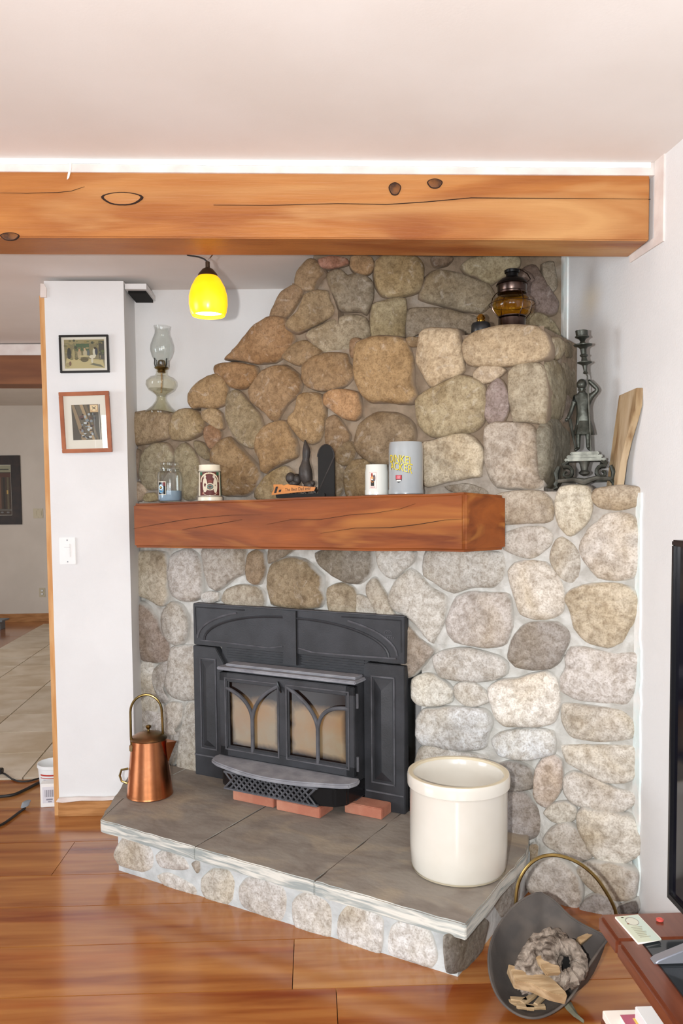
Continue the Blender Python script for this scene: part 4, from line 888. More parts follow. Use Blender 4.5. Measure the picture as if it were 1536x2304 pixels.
bn = part('burner', MB().lathe([(.016, .195), (.02, .2), (.018, .207), (.03, .213), (.034, .218), (.03, .222), (.022, .228), (.02, .24), (.016, .252), (.01, .256)], 28), 'brass', ol)
cg = MB()
for k in range(4): t = math.pi/4+math.pi/2*k; cg.tube([(.032*math.cos(t), .032*math.sin(t), .218), (.04*math.cos(t), .04*math.sin(t), .232), (.038*math.cos(t), .038*math.sin(t), .256), (.042*math.cos(t), .042*math.sin(t), .259)], .0025, 6)
part('prong', cg, 'dark_tin', bn)
part('chimney', MB().lathe([(.034, .222), (.034, .25), (.046, .27), (.055, .3), (.054, .325), (.044, .355), (.035, .378), (.034, .395), (.04, .413), (.0385, .413), (.0325, .395), (.0335, .378), (.0425, .355), (.0525, .325), (.0535, .3), (.0445, .27), (.0325, .25), (.0325, .222)], 36, cap=False), 'thin_clear', ol)

# ------------------------------------------------------------------ ship lantern and burner cap on the upper shelf
SZ = 2.112
ln = thing('ship_lantern', 'brass ship lantern with an amber globe and wire guard', 'lantern', (.772, 3.075, SZ), face_rot((.772, 3.075))); ln.scale = (1.03, 1.03, .84)
part('base', MB().lathe([(.05, 0), (.052, .004), (.05, .012), (.05, .058), (.044, .063), (.05, .066), (.05, .07), (.042, .072)], 32), 'lantern_metal', ln)
part('globe', MB().lathe([(.04, .07), (.056, .08), (.069, .1), (.073, .12), (.069, .142), (.055, .16), (.04, .17)], 36), 'thin_amber', ln)
part('collar', MB().lathe([(.042, .168), (.053, .171), (.055, .178), (.052, .181), (.053, .184), (.054, .209), (.058, .212), (.055, .218)], 32), 'lantern_metal', ln)
part('hood', MB().lathe([(.058, .211), (.054, .222), (.042, .236), (.026, .243), (.024, .247)], 32), 'dark_tin', ln)
part('vent_cap', MB().lathe([(.022, .243), (.022, .262), (.027, .264), (.028, .275), (.024, .279), (.01, .28)], 24), 'dark_tin', ln)
g = MB()
for k in range(4): t = .5+math.pi/2*k; g.tube([(r*math.cos(t), r*math.sin(t), z) for r, z in ((.053, .176), (.064, .168), (.078, .148), (.084, .122), (.078, .094), (.062, .07), (.052, .056))], .0018, 6)
g.tube([(.084*math.cos(t), .084*math.sin(t), .125) for t in [2*math.pi*k/36 for k in range(36)]], .0015, 5, closed=True)
part('wire_guard', g, 'lantern_metal', ln)
part('bail', MB().tube([(.05, -.03, .205), (.066, -.028, .222), (.055, -.02, .25), (.03, -.01, .275), (.02, .0, .282)], .002, 6), 'lantern_metal', ln)
bc = thing('lamp_burner', 'small black lamp burner with a brass knob on the stone shelf', 'lamp part', (.655, 3.085, SZ))
part('cap', MB().lathe([(.036, 0), (.037, .004), (.037, .028), (.033, .036), (.018, .04), (.016, .042)], 28), 'cap_black', bc)
part('knob', MB().lathe([(.015, .04), (.017, .045), (.014, .05), (.017, .055), (.013, .064), (.008, .069), (.003, .071)], 20), 'gold_brass', bc)

# ------------------------------------------------------------------ knight candlestick
LZ = 1.506
kn = thing('knight_candlestick', 'dark pewter knight candlestick on a scrolled base', 'candlestick', (1.0, 2.91, LZ), face_rot((1.0, 2.91)))
KM = .00163
def kp(px, py, y=0.): return ((px-1318)*KM, y, (1101-py)*KM)
part('plinth', MB().prism([(-.062, -.05), (.062, -.05), (.062, .05), (-.062, .05)], .112, .124).prism([(-.05, -.042), (.05, -.042), (.05, .042), (-.05, .042)], .124, .136).prism([(-.07, -.055), (.075, -.055), (.075, .055), (-.07, .055)], .102, .112), 'pewter_light', kn, bevel=.003)
part('lower_frame', MB().tube([(-.1, -.045, .03), (-.04, -.05, .036), (0, -.052, .026), (.04, -.05, .04), (.096, -.045, .036)], [.007, .008, .013, .008, .007], 8).tube([(-.09, .04, .034), (.09, .04, .034)], .007, 8).tube([(-.09, -.04, .034), (-.085, .04, .034)], .006, 8).tube([(.09, -.04, .036), (.085, .04, .034)], .006, 8), 'pewter_light', kn)
for sx in (-1, 1):
    for sy in (-.045, .04):
        sc_ = [(sx*(.062+.026*(1-t/9)*math.cos(t*.9+1.2)), sy, .06+.026*(1-t/9)*math.sin(t*.9+1.2)) for t in [k*.55 for k in range(15)]]
        part('scroll', MB().tube([(sx*.058, sy, .103), (sx*.075, sy, .09)]+sc_, [.008, .008]+[.0075-.0003*k for k in range(15)], 8).tube([(sx*.09, sy, .085), (sx*.1, sy, .06), (sx*.096, sy, .036)], [.006, .009, .006], 8), 'pewter', kn)
        part('foot', MB().tube([(sx*.092, sy, .034), (sx*.102, sy, .02), (sx*.098, sy, .008), (sx*.108, sy-.006, .004)], [.008, .008, .007, .004], 8), 'pewter', kn)
part('pendant_boss', MB().lathe([(.004, .048), (.018, .056), (.02, .062), (.012, .07), (.016, .09), (.022, .104)], 18).xf(lambda x, y, z: (x, y-.02, z)), 'pewter_light', kn)
# figure body: one skinned chain
jt = {'hip': (kp(1315, 945), .021), 'waist': (kp(1314, 925), .019), 'chest': (kp(1314, 902), .024), 'neck': (kp(1312, 884), .010), 'head': (kp(1311, 870), .0155), 'crown': (kp(1311, 861), .012),
      'rsh': (kp(1298, 894), .011), 'rel': (kp(1289, 924), .0085), 'rha': (kp(1281, 944, -.008), .0075), 'lsh': (kp(1331, 894), .011), 'lel': (kp(1346, 880, -.004), .009), 'lha': (kp(1324, 858, -.012), .0075),
      'rhp': (kp(1306, 955), .015), 'rkn': (kp(1304, 982, -.004), .010), 'ran': (kp(1305, 1008), .0075), 'rto': (kp(1297, 1013, -.014), .006),
      'lhp': (kp(1325, 955), .014), 'lkn': (kp(1325, 982, -.006), .010), 'lan': (kp(1326, 1008), .0075), 'lto': (kp(1332, 1013, -.014), .006)}
names = list(jt); ed = [('hip', 'waist'), ('waist', 'chest'), ('chest', 'neck'), ('neck', 'head'), ('head', 'crown'), ('chest', 'rsh'), ('rsh', 'rel'), ('rel', 'rha'), ('chest', 'lsh'), ('lsh', 'lel'), ('lel', 'lha'), ('hip', 'rhp'), ('rhp', 'rkn'), ('rkn', 'ran'), ('ran', 'rto'), ('hip', 'lhp'), ('lhp', 'lkn'), ('lkn', 'lan'), ('lan', 'lto')]
me = bpy.data.meshes.new('figure'); me.from_pydata([jt[n_][0] for n_ in names], [(names.index(a), names.index(b_)) for a, b_ in ed], [])
fo_ = link('figure', me, kn); sm = fo_.modifiers.new('skin', 'SKIN')
for i, n_ in enumerate(names): me.skin_vertices[0].data[i].radius = (jt[n_][1],)*2; me.skin_vertices[0].data[i].use_root = (i == 0)
sm.use_smooth_shade = True; ss = fo_.modifiers.new('sub', 'SUBSURF'); ss.levels = ss.render_levels = 2; me.materials.append(MATS['pewter'])
part('skirt', MB().lathe([(.024, .25), (.028, .24), (.035, .215), (.038, .2), (.034, .2), (.024, .225)], 20, sy=.75, cap=False).xf(lambda x, y, z: (x-.003+.002*math.sin(9*math.atan2(y, x)), y, z)), 'pewter', kn)
part('helmet', MB().sphere(kp(1311, 866), .0185, .019, .02).tube([kp(1303, 878, -.012), kp(1311, 884, -.014), kp(1319, 878, -.012)], .004, 6), 'pewter', kn)
part('sword', MB().tube([kp(1277, 944, -.012), kp(1286, 944, -.012), kp(1300, 1014, -.004)], [.004, .007, .003], 8).sphere(kp(1279, 944, -.012), .007), 'pewter', kn)
part('lance', MB().tube([kp(1332, 1016, -.02), kp(1323, 850, -.018), kp(1319, 842, -.014)], .0028, 8), 'pewter_light', kn)
cs = MB().lathe([(.006, 0), (.009, .004), (.006, .01), (.009, .03), (.013, .034), (.026, .04), (.026, .043), (.012, .046), (.009, .06), (.013, .064), (.015, .068), (.01, .072), (.011, .09), (.018, .098), (.032, .102), (.033, .106), (.012, .11), (.008, .118), (.013, .126), (.025, .132), (.025, .135), (.021, .137), (.022, .156), (.018, .157), (.017, .14)], 28)
z0_ = (1101-845)*KM; cs.xf(lambda x, y, z: (x+.002-.10*z, y-.014, z+z0_)); part('candle_holder', cs, 'pewter', kn)

# ------------------------------------------------------------------ board leaning on the right wall
bo = MB(); fa = [(2.89, 1.507), (2.80, 1.507), (2.795, 1.6), (2.775, 1.67), (2.745, 1.74), (2.728, 1.79), (2.735, 1.85), (2.868, 1.842)]
bo.loft([[(wallx(y)-.045-.012+.036*(z-1.507)/.35+d, y-2.8, z-1.507) for y, z in fa] for d in (0, .024)]); bo.xf(lambda x, y, z: (x-1.1, y, z))
solo('wood_board', bo, 'pale_board', 'wavy pale wooden board leaning on the wall beside the candlestick', 'board', (1.1, 2.8, 1.507), bevel=.0015)

# ------------------------------------------------------------------ copper pot
pp = tuple(L2W(-.024, .315, HT+.001)); pt = thing('copper_pot', 'tall tapered copper pot with a brass bail handle on the hearth', 'pot', pp, face_rot(pp))
part('body', MB().lathe([(.096, 0), (.1, .004), (.098, .012), (.075, .235), (.074, .25), (.07, .25), (.07, .24)], 48), 'copper', pt)
part('lid', MB().lathe([(.079, .248), (.08, .253), (.077, .257), (.05, .272), (.02, .281), (.008, .283)], 40), 'aged_copper', pt)
part('knob', MB().lathe([(.006, .28), (.005, .29), (.011, .297), (.013, .303), (.009, .308), (.003, .309)], 20), 'brass', pt)
sp1 = MB(); sp1.loft([[(.072, -.052, .24), (.118, -.03, .236), (.072, .01, .24)], [(.074, -.045, .2), (.104, -.028, .205), (.074, -.005, .2)], [(.079, -.03, .152), (.083, -.026, .15), (.079, -.02, .152)]]); part('spout', sp1, 'copper', pt, smooth=20)
part('bail', MB().tube([(-.071, -.02, .222), (-.074, -.02, .27)]+[(-.008+.066*math.cos(t), -.01-.01*math.cos(t), .37+.075*math.sin(t)) for t in [math.pi-math.pi*k/14 for k in range(15)]]+[(.061, .0, .27), (.066, .0, .222)], .0055, 10), 'brass', pt)
for sx in (-1, 1): part('ear', MB().box(sx*.072-.01, sx*.072+.01, -.032 if sx < 0 else -.012, -.01 if sx < 0 else .012, .205, .232), 'aged_copper', pt, bevel=.003)
part('side_handle', MB().tube([(-.09, .01, .12), (-.118, .015, .115), (-.126, .015, .09), (-.118, .015, .065), (-.095, .01, .055)], .005, 8), 'brass', pt)

# ------------------------------------------------------------------ stoneware crock
cp_ = tuple(L2W(1.418, .352, HT+.001)); ck_ = thing('stoneware_crock', 'large open cream stoneware crock on the hearth end', 'crock', cp_)
zt = .36
for _ in range(20):
    if proj((cp_[0], cp_[1], cp_[2]+zt))[1] < 1734: zt -= .004
    else: break
part('body', MB().lathe([(.145, 0), (.157, .006), (.163, .02), (.167, .09), (.167, zt-.05), (.169, zt-.043), (.175, zt-.04), (.176, zt-.01), (.173, zt), (.158, zt), (.152, zt-.012), (.150, zt-.05), (.15, .05), (.13, .03)], 64), 'crock_glaze', ck_)
part('rim_edge', MB().lathe([(.1735, zt-.003), (.171, zt+.001), (.158, zt+.001), (.154, zt-.006)], 64, cap=False), 'crock_rim', ck_)
part('foot_line', MB().lathe([(.1445, .0), (.158, .003), (.162, .01)], 64, cap=False), 'crock_rim', ck_)

# ------------------------------------------------------------------ iron scuttle, log, scraps
RIM = [((1205, 2010), .25), ((1160, 2035), .22), ((1120, 2085), .17), ((1100, 2140), .14), ((1103, 2200), .10), ((1125, 2250), .07), ((1165, 2283), .05), ((1210, 2290), .045), ((1255, 2270), .055), ((1290, 2235), .08), ((1320, 2180), .12), ((1350, 2135), .15), ((1365, 2112), .165), ((1340, 2095), .17), ((1310, 2080), .18), ((1280, 2060), .2), ((1250, 2030), .23), ((1225, 2013), .245)]
rim = catmull([tuple(on_z(*p_, h)) for p_, h in RIM], 72); SC = np.array([.675, 2.235, 0.])
scu = thing('log_scuttle', 'dark iron log scuttle with a tall brass hoop handle', 'scuttle', tuple(SC))
def sring(t, ins):
    out = []
    for q in rim:
        d = q-SC; b_ = np.array([d[0]*.42, d[1]*.42, .022]); k = t**.75
        P = b_+(np.array([d[0], d[1], 0])-np.array([b_[0], b_[1], 0]))*k; P[2] = .022+(q[2]-.022)*t**1.7
        hd = np.array([d[0], d[1], 0]); hd /= np.linalg.norm(hd); out.append(tuple(P-hd*ins+np.array([0, 0, ins*.6*(1-t)])))
    return out
m = MB().loft([sring(t, 0) for t in (0, .15, .35, .55, .75, .9, 1)]+[sring(t, .005) for t in (1, .9, .75, .55, .35, .15, 0)]); part('bowl', m, 'scuttle_iron', scu, smooth=60)
part('rim_roll', MB().tube([tuple(q-SC) for q in rim], .0035, 8, closed=True), 'scuttle_iron', scu)
part('foot_ring', MB().loft([[((q-SC)[0]*.40, (q-SC)[1]*.40, z) for q in rim[::3]] for z in (0, .024)]), 'scuttle_iron', scu)
ha, hb2 = np.array([.612, 2.395, 0]), np.array([.905, 2.315, 0]); hd_ = hb2-ha; hn_ = np.array([hd_[1], -hd_[0], 0])
hp = [on_pl(x, y, hn_, ha) for x, y in ((1160, 2040), (1161, 2012), (1168, 1980), (1186, 1950), (1212, 1930), (1242, 1924), (1275, 1930), (1308, 1946), (1340, 1974), (1362, 2005), (1378, 2034), (1386, 2060), (1380, 2100))]
hp.append(np.array([.845, 2.30, .13]))
part('handle', MB().tube([tuple(q-SC) for q in catmull(hp+hp[::-1][1:-1], 80)[:44]], .0055, 10), 'brass', scu)
lg = thing('hollow_log', 'split grey bark log with a round hollow lying in the scuttle', 'log', (.69, 2.205, .028))
def lump(m, c, ax, r, sd, am, n=44, mm=30):
    ax = [np.array(a) for a in ax]; s0 = len(m.v); m.sphere((0, 0, 0), 1, 1, 1, n, mm)
    def fn(x, y, z):
        v_ = Vector((x, y, z)); k = 1+am*(noise.noise(v_*2.2+Vector((sd, 0, 0)))+.5*noise.noise(v_*6+Vector((sd, 3, 0)))-.35*max(0, .25-abs(noise.noise(v_*5+Vector((0, sd, 0)))))*2+.2*noise.noise(v_*16))
        return tuple(np.array(c)+(ax[0]*x*r[0]+ax[1]*y*r[1]+ax[2]*z*r[2])*k)
    m.xf(fn, s0)
dx_ = np.array([.66, .70, .22]); dx_ /= np.linalg.norm(dx_); vz = np.array([-.2, -.55, .8]); vz -= dx_*(vz@dx_); vz /= np.linalg.norm(vz); vy = np.cross(vz, dx_)
lm = MB(); lump(lm, (-.035, .03, .10), (dx_, vy, vz), (.12, .062, .056), 3, .17, 72, 48); part('bark_side', lm, 'bark', lg, smooth=50)
cen_ = np.array([.012, -.028, .125]); ra = np.array([.85, .35, .2]); ra /= np.linalg.norm(ra); rn_ = np.array([-.2, -.72, .66]); rn_ -= ra*(rn_@ra); rn_ /= np.linalg.norm(rn_); rb = np.cross(rn_, ra)
rg = MB(); tor = []
for k in range(48):
    t = 2*math.pi*k/48; rr = .042*(1+.14*noise.noise(Vector((math.cos(t)*1.3, math.sin(t)*1.3, 2)))); tor.append(cen_+ra*math.cos(t)*rr*1.12+rb*math.sin(t)*rr)
rg.tube([tuple(q) for q in tor], [.023*(1+.4*noise.noise(Vector((k*.5, 2, 1)))) for k in range(48)], 16, closed=True)
rg.xf(lambda x, y, z: tuple(np.array((x, y, z))+.007*np.array([noise.noise(Vector((x, y, z))*70), noise.noise(Vector((x, y, z))*70+Vector((9, 0, 0))), noise.noise(Vector((x, y, z))*70+Vector((0, 9, 0)))]))); part('hollow_rim', rg, 'bark', lg, smooth=50)
hl = MB(); hl.loft([[tuple(cen_+ra*math.cos(t)*r_*1.1+rb*math.sin(t)*r_-rn_*d) for t in [2*math.pi*k/24 for k in range(24)]] for r_, d in ((.03, -.004), (.024, .02), (.012, .03))], False, True); part('hollow', hl, 'firebox_dark', lg)
def slabwood(pixs, z0, dz, nm):
    P = [on_z(x, y, z0)-np.array([.69, 2.205, .028]) for x, y in pixs]; m = MB()
    m.loft([[tuple(q+np.array([0, .02, -dz])) for q in P], [tuple(q) for q in P]]); m.xf(lambda x, y, z: (x, y, z+.006*noise.noise(Vector((x, y, z))*40))); part(nm, m, 'cut_wood', lg, bevel=.002)
slabwood([(1143, 2172), (1160, 2208), (1195, 2214), (1240, 2234), (1276, 2242), (1272, 2230), (1250, 2208), (1235, 2196), (1205, 2188), (1175, 2178)][::-1], .135, .035, 'split_face')
slabwood([(1203, 2152), (1218, 2172), (1232, 2190), (1262, 2190), (1258, 2172), (1238, 2168), (1226, 2152), (1216, 2146)][::-1], .168, .02, 'split_face')
slabwood([(1298, 2110), (1330, 2094), (1336, 2102), (1306, 2122)][::-1], .16, .02, 'splinter')
for k in range(6):
    q = on_z(1160+12*k+rng.uniform(-4, 4), 2250+rng.uniform(-16, 18), .05); m = MB(); L_ = rng.uniform(.018, .034)
    m.loft([[(x, s_*.008+rng.uniform(-.002, .002), t*.008) for s_, t in ((-1, 0), (1, 0), (.8, 1), (-.7, 1))] for x in (-L_, -L_*.3, L_*.5, L_)])
    solo('wood_chip', m, 'cut_wood', 'small crumbled wood chip in the bottom of the scuttle', 'wood chip', (q[0], q[1]+.012, .036+.004*(k % 2)), rng.uniform(-.8, 1.2), 'crumbled chips in the scuttle', smooth=0)
lf = MB(); c1 = [on_z(x, y, 0.) for x, y in ((1268, 2252), (1275, 2262), (1283, 2275), (1295, 2290), (1312, 2304))]; wds = [.004, .014, .012, .008, .003]
t_ = (c1[-1]-c1[0]); t_ /= np.linalg.norm(t_); pr = np.array([-t_[1], t_[0], 0])
lf.loft([[tuple(c-c1[2]+pr*s_*w_+np.array([0, 0, h+.0015])) for s_, h in ((-1, .004), (0, 0), (1, .006), (0, .012))] for c, w_ in zip(c1, wds)]); solo('dry_leaf', lf, 'leaf_dry', 'curled grey dry leaf on the floorboards beside the scuttle', 'leaf', tuple(c1[2]))

# ------------------------------------------------------------------ television, stand and what lies on it
SX0, SX1, SY0, SY1, STZ = .655, 1.165, .3, 1.79, .5
sd = thing('tv_stand', 'low mahogany television stand with a black glass top', 'stand', ((SX0+SX1)/2, (SY0+SY1)/2, 0)); sx, sy = (SX1-SX0)/2, (SY1-SY0)/2
part('top_frame', MB().box(-sx, sx, sy-.115, sy, STZ-.04, STZ).box(-sx, -sx+.055, -sy, sy-.115, STZ-.04, STZ).box(sx-.03, sx, -sy, sy-.115, STZ-.04, STZ).box(-sx, sx, -sy, -sy+.06, STZ-.04, STZ), 'stand_wood', sd, bevel=.007)
part('glass_top', MB().box(-sx+.055, sx-.03, -sy+.06, sy-.115, STZ-.02, STZ-.003), 'stand_glass', sd)
part('apron', MB().box(-sx+.1, -sx+.115, -sy+.2, sy-.2, STZ-.09, STZ-.04), 'stand_wood', sd)
for ax_ in (-1, 1):
    for ay_ in (-1, 1): part('leg', MB().box(ax_*(sx-.12)-.025, ax_*(sx-.12)+.025, ay_*(sy-.22)-.025, ay_*(sy-.22)+.025, 0, STZ-.04), 'stand_wood', sd, bevel=.004)
part('lower_shelf', MB().box(-sx+.032, sx-.012, -sy+.02, sy+.063, .185, .205), 'stand_wood', sd, bevel=.003)
tv = thing('television', 'large black flat television on the mahogany stand', 'television', (.815, 1.06, STZ)); TL = .70
part('bezel', MB().box(-.012, .04, -TL, TL, .048, .066).box(-.012, .04, -TL, TL, .856, .87).box(-.012, .04, TL-.014, TL, .06, .86).box(-.012, .04, -TL, -TL+.014, .06, .86).box(.0, .045, -TL+.01, TL-.01, .06, .86), 'tv_bezel', tv, bevel=.003)
part('screen', MB().box(-.004, .002, -TL+.013, TL-.013, .066, .856), 'tv_screen', tv)
for s_ in (-1, 1):
    yy = s_*(TL-.17); part('foot', MB().slab_xz([(-.12, .0), (.14, .0), (.14, .006), (.03, .05), (.0, .05), (-.11, .008)], yy-.012, yy+.012), 'tv_foot', tv, bevel=.002)
cv = [on_z(x, y, STZ+.004) for x, y in ((1383, 2063), (1435, 2058), (1487, 2112), (1435, 2122))]; cc_ = sum(cv)/4
cdv = thing('pale_booklet', 'pale green printed booklet lying on the stand corner', 'booklet', (cc_[0], cc_[1], STZ+.0005))
cm_ = MB(); cm_.prism([tuple((q-cc_)[:2]) for q in cv][::-1], 0, .004); part('pages', cm_, 'mat_board', cdv)
e_u = (cv[1]-cv[0]); e_v = (cv[3]-cv[0]); m = MB()
def card(pts, colr, h):
    m.col = hx(colr); P = [cv[0]+e_u*a+e_v*b_-cc_ for a, b_ in pts]; m.add([(q[0], q[1], h) for q in P][::-1], [tuple(range(len(P)))])
card([(.02, .01), (.98, .01), (.98, .99), (.02, .99)], '#ccd2bc', .0043); card([(.55, .02), (.97, .02), (.97, .98), (.6, .98)], '#c4d2c6', .0045)
card([(.5+.26*math.cos(t), .24+.16*math.sin(t)) for t in [2*math.pi*k/20 for k in range(20)]], '#9a948c', .0047); card([(.5+.23*math.cos(t), .25+.135*math.sin(t)) for t in [2*math.pi*k/20 for k in range(20)]], '#d2d2c2', .0049)
for k in range(7): card([(.25, .45+.06*k), (.7-.05*(k % 3), .45+.06*k), (.7-.05*(k % 3), .475+.06*k), (.25, .475+.06*k)], '#a8a894', .0047)
card([(.2, .05), (.3, .05), (.3, .09), (.2, .09)], '#3c3a2a', .0048); card([(.22, .3), (.3, .3), (.3, .34), (.22, .34)], '#8a4a30', .0048)
part('cover', m, 'print', cdv, smooth=0)
q = on_z(1484, 2073, STZ); solo('red_button', MB().lathe([(.006, 0), (.0085, .002), (.0085, .005), (.005, .0065), (.002, .005)], 20), 'red_plastic', 'small round red button on the stand top', 'button', (q[0], q[1], STZ+.0005))
for i, (x0, x1, y0, y1, z0, h, matn, lab, colr) in enumerate(((.69, .86, 1.66, 1.85, .206, .02, 'mat_board', 'cream paperback at the bottom of the pile under the stand', '#d8c8b8'), (.718, .87, 1.65, 1.812, .2265, .012, 'print', 'colourful picture book lying on the cream paperback', '#a06878'), (.747, .88, 1.65, 1.795, .24, .03, 'switch_plastic', 'plain white box on top of the book pile', '#e8e8e8'))):
    b_ = thing('book' if i < 2 else 'white_box', lab, 'book' if i < 2 else 'box', ((x0+x1)/2, (y0+y1)/2, z0)); w_, d_ = (x1-x0)/2, (y1-y0)/2
    part('pages' if i < 2 else 'carton', MB().box(-w_, w_, -d_, d_, 0, h), 'mat_board' if i < 2 else 'switch_plastic', b_, bevel=.0015)
    if i == 1:
        m = MB(); m.col = hx('#b05a70'); m.add([(-w_, -d_, h+.0004), (w_, -d_, h+.0004), (w_, d_, h+.0004), (-w_, d_, h+.0004)], [(0, 1, 2, 3)])
        for k in range(9): m.col = hx(['#5a9ab8', '#c83a4a', '#e0c060', '#4a6a9a', '#d890a8'][k % 5]); a, b2__ = -w_+.11*k/9, rng.uniform(-d_, d_-.05); m.add([(a, b2__, h+.0007), (a+.03, b2__, h+.0007), (a+.03, b2__+.05, h+.0007), (a, b2__+.05, h+.0007)], [(0, 1, 2, 3)])
        part('cover', m, 'print', b_, smooth=0)

# ------------------------------------------------------------------ pictures and switches on the pillar
def frame(name, label, x0, x1, z0, z1, y, fw, matn, tilt, roll, matw, art, lean=0.0):
    o = thing(name, label, 'picture', ((x0+x1)/2, y, z0)); w_, h = (x1-x0)/2, z1-z0; o.rotation_euler = (lean, roll, 0)
    part('frame', MB().box(-w_, w_, -.016, 0, 0, fw).box(-w_, w_, -.016, 0, h-fw, h).box(-w_, -w_+fw, -.016, 0, fw, h-fw).box(w_-fw, w_, -.016, 0, fw, h-fw), matn, o, bevel=.0015)
    part('mount', MB().box(-w_+fw*.5, w_-fw*.5, -.007, -.002, fw*.5, h-fw*.5), 'mat_board', o)
    m = MB(); art(m, -w_+fw+matw[0], w_-fw-matw[0], fw+matw[1], h-fw-matw[1]); part('art_print', m, 'print', o, smooth=0)
    part('pane', MB().box(-w_+fw*.6, w_-fw*.6, -.0115, -.0105, fw*.6, h-fw*.6), 'thin_clear', o); return o
def art1(m, a, b_, c_, d_):
    W_, H_ = b_-a, d_-c_; X = lambda t: a+W_*t; Zz = lambda t: c_+H_*t; y = -.0072
    rec(m, a, b_, c_, d_, y, '#8c8468'); pol(m, [(X(0), Zz(0)), (X(1), Zz(0)), (X(.95), Zz(.3)), (X(.05), Zz(.36))], y-.0002, '#c4b486')
    rec(m, X(.25), X(.62), Zz(.62), Zz(.85), y-.0002, '#5c7058'); rec(m, X(0), X(1), Zz(.88), Zz(1), y-.0002, '#a09470'); rec(m, X(.86), X(1), Zz(.3), Zz(.95), y-.0003, '#5a5a54'); pol(m, [(X(.62), Zz(.14)), (X(.98), Zz(.02)), (X(.9), Zz(.12)), (X(.72), Zz(.18))], y-.0003, '#70705e')
    r2 = random.Random(3)
    for k in range(60): ell(m, X(r2.uniform(.03, .97)), Zz(r2.uniform(.3, .97)), W_*r2.uniform(.01, .05), H_*r2.uniform(.01, .05), y-.0004-.00001*k, r2.choice(['#7a7458', '#6c7458', '#9a8c62', '#585c50', '#a89a74', '#84805e']), 9)
    for x_, z_, w_, h_, c2 in ((.12, .52, .05, .2, '#4a4c48'), (.23, .5, .035, .17, '#b0a47c'), (.38, .48, .05, .15, '#b8a888'), (.38, .63, .025, .045, '#c8a080'), (.52, .52, .05, .13, '#c0b498'), (.51, .66, .025, .045, '#caa888'), (.6, .53, .03, .11, '#6c7478'), (.5, .42, .13, .03, '#cabc90'), (.5, .3, .1, .08, '#6a6248'), (.76, .56, .05, .16, '#d8d2be'), (.8, .58, .035, .13, '#4c525c'), (.7, .4, .08, .06, '#dcd4c0'), (.69, .28, .03, .1, '#d8d0bc'), (.77, .7, .03, .04, '#4a443c'), (.08, .12, .06, .08, '#a89a70'), (.14, .17, .03, .08, '#7a5a48')):
        ell(m, X(x_), Zz(z_), W_*w_, H_*h_, y-.0012-.00001*len(m.f), c2)
def art2(m, a, b_, c_, d_):
    W_, H_ = b_-a, d_-c_; X = lambda t: a+W_*t; Zz = lambda t: c_+H_*t; y = -.0072; rec(m, a, b_, c_, d_, y, '#5a5248')
    for t0, t1, c2 in ((-.1, .1, '#9a8468'), (.12, .3, '#6e6456'), (.3, .42, '#b09674'), (.46, .56, '#7a6a54')): pol(m, [(X(max(0, t0)), Zz(1)), (X(t1), Zz(1)), (X(min(1, t1+.4)), Zz(0)), (X(min(1, t0+.42)), Zz(0))], y-.0002, c2)
    rec(m, X(.68), X(.98), Zz(.78), Zz(.99), y-.0008, '#d8b48a'); pol(m, [(X(.70), Zz(.97)), (X(.96), Zz(.97)), (X(.95), Zz(.86)), (X(.83), Zz(.8)), (X(.71), Zz(.86))], y-.0010, '#f0d8b0')
    pol(m, [(X(.75), Zz(.86)), (X(.78), Zz(.86)), (X(.91), Zz(.93)), (X(.89), Zz(.94))], y-.0012, '#2c2420'); pol(m, [(X(.88), Zz(.86)), (X(.91), Zz(.86)), (X(.78), Zz(.94)), (X(.75), Zz(.93))], y-.0012, '#2c2420')
    r2 = random.Random(5)
    for k in range(46): ell(m, X(r2.gauss(.55, .15)), Zz(r2.uniform(.05, .75)), W_*r2.uniform(.02, .07), H_*r2.uniform(.012, .045), y-.0006-.000012*k, r2.choice(['#2e2624', '#4a3a38', '#8a929a', '#b4bcc4', '#3a3230', '#6a4a44', '#c8ccd0', '#544a48']), 9)
    rec(m, X(1.02), X(1.05), c_, d_, y, '#3a2a22')
M_thin = None
frame('tavern_picture', 'black framed print of figures round a tavern table', -1.146, -.922, 2.078, 2.249, PYF-.0005, .009, 'black_frame', 0, -.012, (.012, .011), art1)
frame('ship_picture', 'orange wood framed print with a wide white mount', -1.143, -.916, 1.712, 1.989, PYF-.0125, .018, 'orange_frame', 0, -.022, (.034, .04), art2, .04)
def plate(name, label, cx, cz, y, w_, h, mat, gang=1):
    o = thing(name, label, 'switch', (cx, y, cz-h/2)); part('plate', MB().box(-w_/2, w_/2, -.006, 0, 0, h), mat, o, bevel=.0025)
    for g_ in range(gang):
        x = (g_-(gang-1)/2)*w_*.48; rk = part('rocker', MB().slab_xz([(x-.013, h*.27), (x+.013, h*.27), (x+.013, h*.77), (x-.013, h*.77)], -.010, -.004), mat, o, bevel=.0015)
    for z in (.1, .9): part('screw', MB().lathe([(.003, 0), (.003, .0015)], 10).xf(lambda x, y_, z_: (x, -.006-z_, h*z+y_)), 'plug_grey', o)
    return o
sw_ = plate('light_switch', 'white light switch plate on the pillar below the pictures', -1.138, 1.258, PYF-.0005, .076, .126, 'switch_plastic')
part('slot', MB().box(-.0135, .0135, -.0103, -.0098, .080, .0805), 'plug_grey', sw_)
